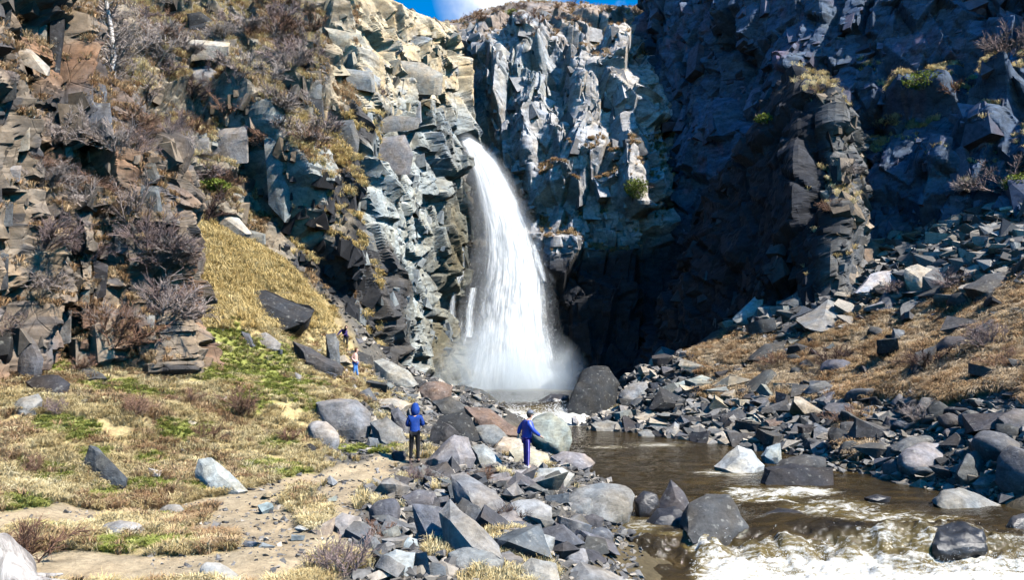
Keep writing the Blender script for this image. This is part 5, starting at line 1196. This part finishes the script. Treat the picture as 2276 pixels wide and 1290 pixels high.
cliff_shrubs('back_cliff', 26, lambda x, y: 1020 < x < 1420 and 8 < y < 100, ['far_mauve','far_red'], (10,24), 'tiny shrub on the hilltop above the waterfall', 'shrubs on the hilltop', 23)
for a in [('right_cliff',2010,205,55,'far_grey','pale shrub on the ledge of the shaded right cliff'), ('right_cliff',2120,200,45,'far_red','brownish shrub on the sunlit ledge right of the pale shrub'), ('right_cliff',2245,130,80,'far_mauve','mauve shrub at the upper right edge'), ('right_cliff',1960,300,55,'twig_dark','dark shrub beside the lit spine of the buttress'), ('right_cliff',2225,420,90,'far_mauve','tall bare shrub at the right edge above the talus'), ('right_cliff',2160,430,50,'far_grey','grey shrub left of the tall bare shrub'),
  ('dark_buttress',1815,205,30,'far_red','dry tuft-like shrub on top of the dark buttress'), ('dark_buttress',1870,390,45,'far_grey','bare shrub on the lit spine of the buttress'), ('dark_buttress',1850,470,40,'far_red','russet shrub low on the buttress spine'), ('right_cliff',1930,450,40,'far_red','reddish shrub where the buttress meets the talus')]:
    cl_shrub(*a)
def g_shrub(px, py, hpx, kind, label, squash=0.9):
    p = ground_hit(px, py); put_shrub(kind, (p[0], p[1], float(H(p[0], p[1])) - 0.03), hpx / F * p[1], label, None, int(px + py * 3), None, squash)
for a in [(60,1255,130,'twig_red','russet bare shrub in the bottom left corner behind the stump'), (765,1288,110,'twig_mauve','mauve twiggy shrub at the bottom centre'), (850,1200,60,'twig_red','small russet shrub by the round dark boulder'), (930,1080,60,'twig_mauve','small mauve shrub behind the dark angular rock'), (540,930,70,'twig_red','russet shrub in the middle of the left bank'), (290,930,60,'twig_red','brown twiggy clump on the left bank'), (1135,1170,50,'twig_dark','dry dark stalks before the pale long boulder'), (1065,1075,45,'twig_red','dry stalks between boulders below the man'),
  (1870,950,60,'twig_red','straw-brown bush in the gully of the right bank'), (2040,945,55,'twig_grey','thin bare bush among the right shore boulders'), (1990,660,50,'twig_mauve','mauve bush under the bright sunlit slab'), (2060,830,70,'twig_dark','dark bush behind the humped dark rock'), (2200,780,80,'twig_mauve','mauve bush in the right dry grass'), (380,800,45,'twig_red','brown brush at the foot of the near cliff corner'), (180,830,50,'twig_red','low brown brush at the near cliff foot'), (640,985,40,'twig_red','brown brush above the white pointed slab'), (420,900,55,'twig_red','rusty brush patch in the upper left bank'), (130,930,55,'twig_mauve','mauve brush patch near the left edge of the bank'), (470,985,50,'twig_red','rusty brush between the dark slab and the white slab'), (60,1060,55,'twig_red','rusty brush at the left edge above the path'), (1850,820,60,'twig_dark','dark brush in the middle of the right grass'), (2130,650,60,'twig_mauve','mauve brush beside the mossy ledge'), (2240,830,70,'twig_red','russet brush at the right edge of the grass'), (1720,820,45,'twig_red','russet brush on the lower right grass')]:
    g_shrub(*a)

# leafy green bushes: twigs with small leaves
def leafy(px, py, wpx, hpx, cl, label, n=900):
    X, N = on_cliff(cl, px, py); s = hpx / F * X[1]; w = wpx / F * X[1]; r = np.random.default_rng(int(px))
    root = empty('leafy_bush', tuple(X)); tag(root, label, 'bush')
    V, Fc = tubes(shrub_segs(r, 10, s, w / s * 0.5, twigs=4, fine=1.4)); me = np_mesh('stems', V, Fc, 4); link('stems', me, M['twig_grey'], root)
    c = r.normal(0, 1, (n, 3)); c /= np.linalg.norm(c, axis=1, keepdims=True); c *= r.random((n, 1)) ** 0.4 * (1 + 0.3 * fbm(c * 2, 5, 2))[:, None]; c = c * np.array([w * 0.5, w * 0.4, s * 0.5]) + np.array([0, 0, s * 0.55])
    L = 0.11; e1 = r.normal(0, 1, (n, 3)); e1 /= np.linalg.norm(e1, axis=1, keepdims=True); e2 = np.cross(e1, r.normal(0, 1, (n, 3))); e2 /= np.linalg.norm(e2, axis=1, keepdims=True)
    V = np.stack([c - e1 * L, c + e2 * L * 0.5, c + e1 * L, c - e2 * L * 0.5], 1).reshape(-1, 3); me = np_mesh('foliage', V, np.arange(len(V)).reshape(-1, 4), 4); link('foliage', me, M['leaf'], root)
leafy(1412, 440, 55, 50, 'back_cliff', 'bright green bush on the sunlit ledge beside the shadow edge', 1400)
leafy(480, 425, 70, 28, LC, 'low green juniper-like bush above the dark drooping shrub', 900)
leafy(2050, 200, 90, 40, 'right_cliff', 'green-tinged bush on the ledge of the right cliff', 900)
leafy(1695, 270, 40, 24, 'dark_buttress', 'small green bush at the shoulder of the dark buttress', 500)
leafy(2255, 430, 50, 50, 'right_cliff', 'green bush at the right edge above the talus', 700)
leafy(1130, 36, 30, 14, 'back_cliff', 'small dark green bush on the hilltop', 300)

# birch
def birch(px, py_foot, d, height, label, seed):
    r = np.random.default_rng(seed); base = at(px, py_foot, d)
    root = empty('birch_tree', tuple(base)); tag(root, label, 'tree')
    S = []; p = np.array([0, 0, -0.4]); dirn = np.array([0.02, 0, 1.0]); k = 14; twig = []
    for j in range(k):
        q = p + dirn * height / k; a = 1 - j / k; S.append((p, q, 0.13 * a + 0.015, 0.13 * (1 - (j + 1) / k) + 0.015))
        if j > 1:
            for b in range(7):
                an = r.uniform(0, 6.28); bd = np.array([math.cos(an), math.sin(an), r.uniform(0.35, 0.9)]); bd /= np.linalg.norm(bd); s = p + (q - p) * r.random(); L = height * 0.2 * (0.35 + a) * r.uniform(0.6, 1.1); cpos = s
                for m_ in range(3):
                    e = cpos + bd * L / 3; twig.append((cpos, e, 0.03 * (1 - m_ / 3) * (0.4 + a), 0.02 * (1 - m_ / 3) * (0.4 + a)))
                    for t_ in range(6):
                        td = bd + r.normal(0, 0.5, 3); td /= np.linalg.norm(td); o_ = cpos + (e - cpos) * r.random(); f_ = o_ + td * L * 0.28; twig.append((o_, f_, 0.011, 0.007))
                        for z_ in range(2):
                            t2 = td + r.normal(0, 0.5, 3); twig.append((f_, f_ + t2 * L * 0.12, 0.008, 0.005))
                    cpos = e; bd = bd + r.normal(0, 0.15, 3) + np.array([0, 0, 0.1]); bd /= np.linalg.norm(bd)
        p = q; dirn = dirn + r.normal(0, 0.03, 3); dirn /= np.linalg.norm(dirn)
    V, Fc = tubes(S, 7); me = np_mesh('trunk', V, Fc, 4); smooth(me); link('trunk', me, M['birch'], root)
    V, Fc = tubes(twig); me = np_mesh('crown', V, Fc, 4); link('crown', me, M['twig_grey'], root)
birch(248, 232, 30.0, 8.5, 'slender white-barked birch standing behind the near cliff', 5)
birch(236, 236, 31.0, 4.5, 'shorter birch stem leaning beside the taller birch', 6)

# bleached stump
t = NT('bleached_wood')
g = t.noise(4, 6, 0.7, t.wcoord((1, 1, 0.25)), 1.2)
t.base(t.ramp(g, [(0.35, (0.10, 0.085, 0.075)), (0.5, (0.32, 0.29, 0.26)), (0.66, (0.52, 0.48, 0.44))])); t.bump(g, 0.8, 0.05); t.set(Roughness=0.8); M['wood'] = t.m
root = empty('driftwood_stump', tuple(at(25, 1300, 9.0))); tag(root, 'bleached driftwood stump in the bottom left corner', 'stump')
nu_, nv_ = 40, 26; a = np.linspace(0, 2 * np.pi, nu_); v = np.linspace(0, 1, nv_); A_, V_2 = np.meshgrid(a, v, indexing='ij')
rr = 0.34 * np.sqrt(np.clip(1 - (V_2 * 0.98) ** 2.6, 0, 1)) * (1 + 0.10 * np.cos(A_ * 3 + V_2 * 2.5) + 0.05 * np.cos(A_ * 7 - V_2 * 4))
Pm = np.stack([np.cos(A_) * rr - 0.06 + 0.05 * V_2, np.sin(A_) * rr, V_2 * 0.55 * (1 - 0.35 * np.cos(A_)) - 0.12], -1); Pm[:, -1] = Pm[:, -1].mean(0)
me = np_mesh('stump', Pm.reshape(-1, 3), grid_faces(nu_, nv_), 4); smooth(me); link('trunk', me, M['wood'], root)
for k in range(4):
    an = -0.9 + k * 0.75; S = []; p = np.array([0.0, 0, 0.06])
    for j in range(5):
        q = p + np.array([math.cos(an + 0.15 * j), math.sin(an + 0.15 * j) * 0.7, -0.06]) * 0.13; S.append((p, q, 0.09 - 0.016 * j, 0.075 - 0.016 * j)); p = q
    V, Fc = tubes(S, 7); me = np_mesh('root', V, Fc, 4); smooth(me); link('root', me, M['wood'], root)

# grass
def tuft(seed, n, h, spread, wid, droop):
    r = np.random.default_rng(seed); V = []; Fc = []
    for i in range(n):
        a = r.uniform(0, 6.28); e = r.uniform(0.15, 1) * spread; b = np.array([math.cos(a), math.sin(a), 0]) * r.uniform(0, 0.25) * spread
        m_ = b + np.array([math.cos(a) * e * 0.45, math.sin(a) * e * 0.45, h * r.uniform(0.5, 0.75)]); t_ = b + np.array([math.cos(a) * e, math.sin(a) * e, h * r.uniform(0.6, 1.0) - droop * e * r.uniform(0.3, 1.3)])
        s = np.array([-math.sin(a), math.cos(a), 0]) * wid * r.uniform(0.7, 1.2); k = len(V); V += [b - s, b + s, m_ - s * 0.8, m_ + s * 0.8, t_]; Fc += [[k, k + 1, k + 3], [k, k + 3, k + 2], [k + 2, k + 3, k + 4]]
    return np.array(V), np.array(Fc)
def tufts(name, mat, n=6, **kw):
    out = []
    for i in range(n):
        V, Fc = tuft(hash(name) % 1000 + i if False else 500 + i + len(name) * 13, **kw); out.append(tri_obj(name, V, Fc, M[mat]))
    return out
def blades(name, protos, P, size, seed):
    r = np.random.default_rng(seed); n = len(P)
    scatter(name, P, np.c_[r.normal(0, 0.12, n), r.normal(0, 0.12, n), r.uniform(0, 6.28, n)], size, r.integers(0, len(protos), n), protos)
def sample(n, px0, px1, y0, y1, seed, pw=1.0):
    r = np.random.default_rng(seed); y = y0 * (y1 / y0) ** r.random(n) ; px = r.uniform(px0, px1, n); x = (px - CX) / F * y; P = np.stack([x, y, H(x, y)], -1); return P, land_cover(P), r
P, (path_, grass_, green_, gold_, nz_, qx, qy), r = sample(60000, -200, 1150, 9, 47, 31)
dry = (grass_ > r.uniform(0.15, 0.9, len(P))) & (path_ < 0.3) & (green_ < r.uniform(0.3, 1.1, len(P))) & (gold_ < 0.5)
dry &= fbm(P * 1.6, 67, 3) > r.uniform(-0.55, -0.02, len(P))
rus = dry & (nz_ > r.uniform(-0.1, 0.5, len(P)))
dry &= ~rus
grn = (green_ > r.uniform(0.2, 0.9, len(P))) & (path_ < 0.4)
gld = (gold_ > 0.4)
szf = lambda P, r: r.uniform(0.6, 1.3, len(P)) * (0.75 + 0.014 * P[:, 1])
blades('dry_grass', tufts('straw', 'straw', n=6, h=0.30, spread=0.26, wid=0.007, droop=0.35) if False else [tri_obj('straw', *tuft(510 + i, 34, 0.19, 0.25, 0.007, 0.35), M['straw']) for i in range(6)], P[dry], szf(P[dry], r), 41)
blades('russet_grass', [tri_obj('straw', *tuft(530 + i, 30, 0.22, 0.22, 0.007, 0.3), M['straw_red']) for i in range(5)], P[rus], szf(P[rus], r), 42)
blades('green_grass', [tri_obj('blade', *tuft(550 + i, 36, 0.14, 0.15, 0.008, 0.2), M['green']) for i in range(5)], P[grn], szf(P[grn], r), 43)
P2, (a_, g2, b_, gold2, n2, qx2, qy2), r2 = sample(26000, 360, 900, 29, 50, 32)
kp = (gold2 > 0.4) & (fbm(P2 * 1.1, 61, 3) > r2.uniform(-0.5, 0.05, len(P2))); blades('golden_grass', [tri_obj('straw', *tuft(570 + i, 30, 0.34, 0.42, 0.012, 0.55), M['straw_gold']) for i in range(5)], P2[kp], r2.uniform(0.35, 1.45, kp.sum()), 44)
P3, (a_, g3, b_, c_, n3, qx3, qy3), r3 = sample(52000, 1480, 2420, 20, 58, 33)
kp = (g3 > r3.uniform(0.15, 0.8, len(P3))) & (n3 > r3.uniform(-0.75, -0.15, len(P3)))
rk = kp & (n3 > r3.uniform(-0.1, 0.4, len(P3))); kp &= ~rk
blades('pale_bank_grass', [tri_obj('straw', *tuft(590 + i, 34, 0.32, 0.5, 0.011, 0.5), M['straw_bank']) for i in range(5)], P3[kp], r3.uniform(0.6, 1.3, kp.sum()), 45)
blades('russet_bank_grass', [tri_obj('straw', *tuft(610 + i, 30, 0.45, 0.45, 0.012, 0.4), M['straw_red']) for i in range(5)], P3[rk], r3.uniform(0.6, 1.3, rk.sum()), 46)
# sparse tufts between the boulders and at the path edges
P4, (pa4, g4, b_, c_, n4, qx4, qy4), r4 = sample(9000, 560, 1330, 10.5, 36, 34)
kp = (n4 > 0.22) & (pa4 < 0.35) & (P4[:, 2] > 0.35); blades('boulder_field_grass', [tri_obj('straw', *tuft(630 + i, 30, 0.26, 0.22, 0.007, 0.3), M['straw']) for i in range(4)], P4[kp], r4.uniform(0.5, 1.2, kp.sum()), 47)
# grassy ledges on the cliffs: wherever the rock is flat enough to hold soil
def ledges(name, cl, n, zone, mat, seed, up=0.62, h=0.4, spread=0.45, wid=0.014, size=(0.6, 1.3), bias=-0.2):
    r = np.random.default_rng(seed); p = PATCH[cl]; ok = (p['fn'][..., 2] > up) & zone(p['px'], p['py']) & (fbm(p['X'] * 0.35, seed, 3) > bias); idx = np.argwhere(ok)
    if len(idx) == 0: return
    idx = idx[r.integers(0, len(idx), n)]; Pp = p['X'][idx[:, 0], idx[:, 1]] + r.normal(0, 0.06, (n, 3))
    blades(name, [tri_obj('straw', *tuft(650 + seed + i, 26, h, spread, wid, 0.6), M[mat]) for i in range(4)], Pp, r.uniform(*size, n), seed)
ledges('left_ledge_grass', LC, 5000, lambda x, y: (x > 130) & (x < 720) & (y > -30) & (y < 560), 'straw', 51, 0.35)
ledges('left_ledge_russet_grass', LC, 4000, lambda x, y: (x > 130) & (x < 800) & (y > -30) & (y < 720), 'straw_red', 52, 0.3)
ledges('golden_ledge_grass', LC, 1600, lambda x, y: (x > 650) & (x < 850) & (y > 250) & (y < 780), 'straw_gold', 53, 0.2, size=(0.7, 1.5), bias=0.0)
ledges('near_ledge_grass', NC, 5000, lambda x, y: (x > -20) & (x < 400) & (y > 0) & (y < 830), 'straw_red', 54, 0.5, 0.25, 0.25, 0.008)
ledges('hilltop_grass', 'back_cliff', 1300, lambda x, y: (y < 130), 'straw_red', 55, 0.3, 0.5, 0.5, 0.02)
ledges('back_ledge_grass', 'back_cliff', 1500, lambda x, y: (y > 300) & (x > 1200) & (y < 560), 'straw_red', 56, 0.5, 0.4, 0.4, 0.02)
ledges('right_ledge_grass', 'right_cliff', 900, lambda x, y: (x > 1900) & (y < 420) & (y > 120), 'straw', 57, 0.7, 0.45, 0.5, 0.016)
ledges('buttress_grass', 'dark_buttress', 420, lambda x, y: (x > 1760) & (x < 1910) & ((y < 240) | (y > 360)), 'straw', 58, 0.55, 0.5, 0.5, 0.016)
# ------------------------------------------------------------------ people
print('people')
def cloth(name, c, rough=0.75, weave=60.0, quilt=False, spec=0.25):
    t = NT(name); n = t.noise(weave, 3, 0.6, t.coord('Object')); f = t.noise(6, 3, 0.6, t.coord('Object'))
    t.base(t.mix(1.0, c, t.ramp(f, [(0.3, 0.75), (0.7, 1.2)]), 'MULTIPLY')); t.set(Roughness=rough, Specular_IOR_Level=spec)
    h = t.math('ADD', t.math('MULTIPLY', n, 0.1), f)
    if quilt:
        w = t.new('ShaderNodeTexWave', bands_direction='Z'); w.inputs['Scale'].default_value = 14.0; t.l.new(t.coord('Object'), w.inputs['Vector']); h = t.math('ADD', h, t.math('MULTIPLY', w.outputs['Fac'], 0.35))
    t.bump(h, 0.6, 0.03); return t.m
M['skin'] = cloth('skin', (0.55, 0.33, 0.24), 0.55, 90)
def skin(name, chain, edges, mat, parent, sub=2, smooth_=True):
    "chain: list of (x, y, z, radius_x, radius_y)"
    me = bpy.data.meshes.new(name); me.from_pydata([c[:3] for c in chain], edges, [])
    o = link(name, me, mat, parent)
    md = o.modifiers.new('skin', 'SKIN'); md.use_smooth_shade = smooth_; md.branch_smoothing = 0.4
    sv = me.skin_vertices[0].data if len(me.skin_vertices) else None
    for i, c in enumerate(chain):
        sv[i].radius = (c[3], c[4] if len(c) > 4 else c[3]); sv[i].use_root = (i == 0)
    sb = o.modifiers.new('sub', 'SUBSURF'); sb.levels = sub; sb.render_levels = sub
    return o
def ellipsoid(name, c, s, mat, parent, cut=None, rot=0.0, dent=None):
    bm = bmesh.new(); bmesh.ops.create_uvsphere(bm, u_segments=20, v_segments=14, radius=1.0)
    for v in bm.verts:
        if cut: v.co = cut(v.co)
        v.co = Vector((v.co.x * s[0], v.co.y * s[1], v.co.z * s[2]))
    bmesh.ops.rotate(bm, verts=bm.verts[:], cent=(0, 0, 0), matrix=Matrix.Rotation(rot, 3, 'Z'))
    me = bpy.data.meshes.new(name); bm.to_mesh(me); bm.free(); smooth(me); o = link(name, me, mat, parent); o.location = c; return o
def person(px, py, d, label, J, face, jacket, trousers, shoes, hair_c=(0.03, 0.02, 0.015), hood=False, cap=None, on_ground=True, sleeve=None, hem=0.86, stripe=None, bulk=1.0):
    """J: joints in metres from the feet. face: heading of the head (radians, 0 = +x)"""
    p = at(px, py, d)
    root = empty('person', tuple(p)); tag(root, label, 'person')
    V = lambda k: np.array(J[k], float)
    L = []; E = []
    def add(q, r, r2=None, to=None):
        L.append((q[0], q[1], q[2], r, r2 if r2 else r)); i = len(L) - 1
        if to is not None: E.append((to, i))
        return i
    pe = add(V('pelvis'), 0.12, 0.10); sp = add((V('pelvis') + V('chest')) / 2, 0.115, 0.09, pe); ch = add(V('chest'), 0.135, 0.10, sp); nk = add(V('neck'), 0.052, 0.052, ch)
    f = np.array([math.cos(face), math.sin(face), 0]); hd = V('head')
    jw = add(hd - np.array([0, 0, 0.055]) + f * 0.025, 0.062, 0.062, nk); cr = add(hd + np.array([0, 0, 0.03]), 0.088, 0.082, jw); add(hd + np.array([0, 0, 0.105]), 0.05, 0.05, cr)
    add(hd + f * 0.115 - np.array([0, 0, 0.01]), 0.012, 0.012, cr)
    for s in ('l', 'r'):
        a = add(V('sh' + s), 0.055, 0.055, ch); b = add(V('el' + s), 0.042, 0.042, a); c = add(V('wr' + s), 0.027, 0.027, b)
        hdv = V('wr' + s) - V('el' + s); hdv /= np.linalg.norm(hdv); side = np.cross(hdv, [0, 0, 1.0]); side /= np.linalg.norm(side) + 1e-9; dn = np.cross(side, hdv)
        m_ = add(V('wr' + s) + hdv * 0.06, 0.03, 0.018, c)
        for q, (o_, ln) in enumerate(zip((-0.03, -0.01, 0.01, 0.03), (0.062, 0.075, 0.07, 0.055))):
            k1 = add(V('wr' + s) + hdv * (0.085 + ln * 0.45) + side * o_, 0.009, 0.009, m_); add(V('wr' + s) + hdv * (0.085 + ln * 0.85) + side * o_ + dn * 0.022, 0.008, 0.008, k1)
        k1 = add(V('wr' + s) + hdv * 0.065 + side * 0.042 + dn * 0.01, 0.010, 0.010, m_); add(V('wr' + s) + hdv * 0.10 + side * 0.05 + dn * 0.02, 0.008, 0.008, k1)
        h = add(V('hi' + s), 0.085, 0.085, pe); kn = add(V('kn' + s), 0.055, 0.055, h); an = add(V('an' + s), 0.037, 0.037, kn); add(V('to' + s), 0.032, 0.028, an)
    skin('body', L, E, M['skin'], root, 1)
    # jacket: trunk with a hem, sleeves to the wrists
    L = []; E = []; b = bulk
    tr = V('chest') - V('pelvis'); hemp = V('pelvis') + tr * (hem - 0.95)
    i0 = add(V('chest'), 0.175 * b, 0.135 * b); i1 = add((V('pelvis') + V('chest')) / 2, 0.165 * b, 0.128 * b, i0); i2 = add(V('pelvis'), 0.17 * b, 0.132 * b, i1); add(hemp, 0.172 * b, 0.135 * b, i2)
    add(V('neck') - np.array([0, 0, 0.03]), 0.085, 0.08, i0)
    for s in ('l', 'r'):
        a = add(V('sh' + s), 0.082 * b, 0.08 * b, i0); c = add(V('el' + s), 0.064 * b, 0.062 * b, a); add(V('wr' + s), 0.046 * b, 0.044 * b, c)
    skin('jacket', L, E, jacket, root, 2)
    L = []; E = []; i0 = add(V('pelvis') - tr * 0.03, 0.135, 0.11)
    for s in ('l', 'r'):
        a = add(V('hi' + s), 0.098, 0.096, i0); c = add(V('kn' + s), 0.068 * (1.12 if stripe else 1), 0.068 * (1.12 if stripe else 1), a); add(V('an' + s) + np.array([0, 0, 0.02]), 0.05 * (1.25 if stripe else 1), 0.05 * (1.25 if stripe else 1), c)
    skin('trousers', L, E, trousers, root, 2)
    if stripe:
        for s in ('l', 'r'):
            off = np.array([0.02, -0.075, 0.0])
            Vt, Fc = tubes([(V('hi' + s) + off * 1.22, V('kn' + s) + off, 0.014, 0.013), (V('kn' + s) + off, V('an' + s) + off * 0.8, 0.013, 0.012)], 6); me = np_mesh('stripe', Vt, Fc, 4); smooth(me); link('stripe', me, stripe, root)
    for s in ('l', 'r'):
        fd = V('to' + s) - V('an' + s); fd[2] = 0; fd /= np.linalg.norm(fd) + 1e-9
        an = V('an' + s); L = []; E = []
        i0 = add(np.array([an[0], an[1], an[2] - 0.01]), 0.05, 0.05); i1 = add(np.array([an[0], an[1], an[2] - 0.045]) + fd * 0.05, 0.048, 0.04, i0); add(np.array([an[0], an[1], an[2] - 0.055]) + fd * 0.16, 0.042, 0.03, i1); add(np.array([an[0], an[1], an[2] - 0.05]) - fd * 0.05, 0.045, 0.038, i0)
        skin('shoe', L, E, shoes, root, 1)
    hm = cloth('hair', hair_c, 0.6, 120)
    if hood:
        ellipsoid('hood', tuple(hd + np.array([0, 0, -0.01]) - f * 0.02), (0.135, 0.14, 0.195), jacket, root, rot=face, cut=lambda c: Vector((c.x * (0.72 if c.x > 0.55 else 1.0), c.y, c.z * (1.0 if c.z < 0 else 1.06) + (0.10 if c.z > 0.7 else 0))))
    elif cap:
        ellipsoid('hair', tuple(hd + np.array([0, 0, 0.02]) - f * 0.02), (0.098, 0.092, 0.115), hm, root, rot=face, cut=lambda c: Vector((min(c.x, 0.35), c.y, c.z)))
        ellipsoid('cap', tuple(hd + np.array([0, 0, 0.06])), (0.108, 0.1, 0.1), cap, root, rot=face, cut=lambda c: Vector((c.x, c.y, max(c.z, -0.1))))
        ellipsoid('visor', tuple(hd + np.array([0, 0, 0.055]) + f * 0.12), (0.07, 0.075, 0.012), cap, root, rot=face)
    else:
        ellipsoid('hair', tuple(hd + np.array([0, 0, 0.03]) - f * 0.022), (0.1, 0.1, 0.125), hm, root, rot=face, cut=lambda c: Vector((min(c.x, 0.45), c.y, c.z * (1.25 if c.z < 0 and c.x < 0.1 else 1.0))))
    return root
p_ = ground_hit(921, 1030)
blue = cloth('quilted_blue', (0.010, 0.055, 0.28), 0.6, 50, True); navy = cloth('navy_cloth', (0.035, 0.02, 0.10)); black = cloth('black_cloth', (0.012, 0.012, 0.014)); pink = cloth('pink_knit', (0.72, 0.42, 0.34)); denim = cloth('denim', (0.08, 0.24, 0.62)); purple = cloth('purple_nylon', (0.05, 0.035, 0.24), 0.5); royal = cloth('royal_nylon', (0.016, 0.055, 0.36), 0.45, 50, False, 0.5); white_s = cloth('white_shoe', (0.8, 0.8, 0.8)); brown_s = cloth('brown_shoe', (0.1, 0.06, 0.04)); lilac = cloth('lilac_stripe', (0.42, 0.38, 0.85)); grey_c = cloth('grey_cap', (0.16, 0.17, 0.2))
person(921, 1030, p_[1], 'person in hooded blue quilted jacket and black leggings seen from behind', dict(pelvis=(0,0,.95), chest=(0,.02,1.33), neck=(0,.03,1.48), head=(0,.06,1.60), shl=(-.17,.02,1.40), shr=(.17,.02,1.40), ell=(-.25,.04,1.13), elr=(.25,.05,1.14), wrl=(-.12,.27,1.12), wrr=(.1,.28,1.15),
   hil=(-.085,0,.9), hir=(.085,0,.9), knl=(-.105,.02,.5), knr=(.10,.02,.5), anl=(-.12,0,.09), anr=(.11,0,.09), tol=(-.15,.14,.03), tor=(.14,.14,.03)), R(90), blue, black, black, hood=True, bulk=1.06)
person(1171, 1043, 22.7, 'man in blue jacket, grey cap and purple striped trousers holding one arm out', dict(pelvis=(.0,0,.93), chest=(.02,.02,1.32), neck=(.05,.03,1.48), head=(.11,.04,1.61), shl=(-.06,.17,1.40), shr=(.05,-.16,1.39), ell=(-.22,.2,1.18), elr=(.2,-.2,1.15), wrl=(-.25,.12,1.02), wrr=(.40,-.12,.99),
   hil=(-.03,.08,.88), hir=(.01,-.08,.88), knl=(-.03,.09,.48), knr=(.03,-.08,.48), anl=(-.03,.1,.09), anr=(.02,-.09,.09), tol=(.14,.11,.03), tor=(.19,-.1,.03)), R(8), royal, purple, white_s, hair_c=(0.06,0.045,0.04), cap=grey_c, stripe=lilac, hem=0.84, bulk=1.16)
q_ = ground_hit(789, 843)
person(789, 843, q_[1], 'person in pink jumper and blue jeans among the scree', dict(pelvis=(0,0,.9), chest=(.01,.0,1.25), neck=(.03,.0,1.39), head=(.06,.0,1.50), shl=(0,.15,1.31), shr=(-.02,-.15,1.31), ell=(-.05,.2,1.06), elr=(-.16,-.2,1.07), wrl=(.12,.16,.92), wrr=(.04,-.17,.9),
   hil=(0,.08,.85), hir=(0,-.08,.85), knl=(.06,.09,.47), knr=(-.03,-.08,.47), anl=(.14,.1,.09), anr=(-.08,-.08,.09), tol=(.28,.1,.03), tor=(.06,-.1,.03)), R(-10), pink, denim, brown_s, hair_c=(0.09,0.035,0.015), hem=0.86, bulk=1.12)
q_ = ground_hit(767, 779)
person(767, 779, q_[1], 'person in dark purple clothes bending down on the upper rocks', dict(pelvis=(.02,.1,.82), chest=(-.08,-.12,1.16), neck=(.02,-.22,1.27), head=(.1,-.28,1.32), shl=(-.22,-.1,1.2), shr=(.1,-.12,1.16), ell=(-.36,-.2,1.0), elr=(.1,-.32,.95), wrl=(-.44,-.3,.82), wrr=(-.02,-.42,.9),
   hil=(-.06,.1,.78), hir=(.1,.1,.78), knl=(-.06,-.12,.45), knr=(.12,-.1,.45), anl=(-.08,.05,.09), anr=(.12,.05,.09), tol=(-.05,-.12,.03), tor=(.18,-.1,.03)), R(-50), navy, black, black, hair_c=(0.03,0.015,0.012))
# ------------------------------------------------------------------ labels that single out the loose stones and shrubs
_cut = (' leaning',' lying',' in ',' at ',' beside',' below',' behind',' above',' between',' left',' right',' on ',' with ',' of ',' under',' near ',' against',' jutting',' standing',' cut ',' ringed',' where',' just',' half',' poking',' sloping',' propped',' tipped',' wedged',' by ',' mid ',' low ',' high ',' rooted',' awash',' barely',' seen',' holding',' among',' bending',',')
def short(l):
    k = min([l.find(c) for c in _cut if l.find(c) > 0] + [len(l)]); return l[:k]
bpy.context.view_layer.update()
_anch = []; _seen = {}
for o in bpy.data.objects:
    if o.parent is None and 'label' in o and 'group' not in o and o['category'] in ('rock', 'person', 'shrub', 'tree', 'bush', 'waterfall'):
        s_ = short(o['label']); _seen[s_] = _seen.get(s_, 0) + 1
        bb = np.array([o.matrix_world @ Vector(c) for c in o.bound_box]) if o.type == 'MESH' else np.array([o.matrix_world.translation])
        x_, y_ = proj(bb.mean(0)); _anch.append((float(x_), float(y_), s_))
_anch = [a for a in _anch if _seen[a[2]] == 1]
_words = {'black': 'black', 'dark': 'dark', 'slate': 'slate-grey', 'grey': 'grey', 'pale': 'pale', 'white': 'whitish', 'green': 'greenish', 'teal': 'bluish', 'brown': 'brown', 'tan': 'tan', 'char': 'black'}
_used = set(o['label'] for o in bpy.data.objects if 'label' in o)
for o in [o for o in bpy.data.objects if o.parent is None and 'group' in o and o.get('category') in ('stone', 'shrub')]:
    bb = np.array([o.matrix_world @ Vector(c) for c in o.bound_box]); x_, y_ = proj(bb); w_ = x_.max() - x_.min(); cx_, cy_2 = x_.mean(), y_.mean()
    if o['category'] == 'stone':
        c_ = np.array(o.color[:3]); tn = min(TONE, key=lambda k: np.abs(np.log(np.array(TONE[k]) + 1e-3) - np.log(c_ + 1e-3)).sum())
        look = ('large' if w_ > 70 else 'medium' if w_ > 38 else 'small') + ' ' + _words[tn] + ' stone'
    else:
        mn = o.data.materials[0].name; look = ('large' if w_ > 120 else 'small') + ' ' + mn.split('_')[0] + ' bare shrub'
    best = None
    for (ax, ay, s_) in sorted(_anch, key=lambda a: (a[0] - cx_) ** 2 + (a[1] - cy_2) ** 2)[:14]:
        dx, dy = cx_ - ax, cy_2 - ay; far = math.hypot(dx, dy)
        if far < 18: rel = 'beside'
        elif abs(dx) > 2.2 * abs(dy): rel = 'right of' if dx > 0 else 'left of'
        elif abs(dy) > 2.2 * abs(dx): rel = 'below' if dy > 0 else 'above'
        else: rel = ('below and ' if dy > 0 else 'above and ') + ('right of' if dx > 0 else 'left of')
        l_ = '%s %s%s the %s' % (look, 'just ' if far < 60 and rel != 'beside' else '', rel, s_)
        if l_ not in _used and len(l_.split()) <= 16: best = l_; break
    if best: o['label'] = best; _used.add(best)
print('done', len(bpy.data.objects))
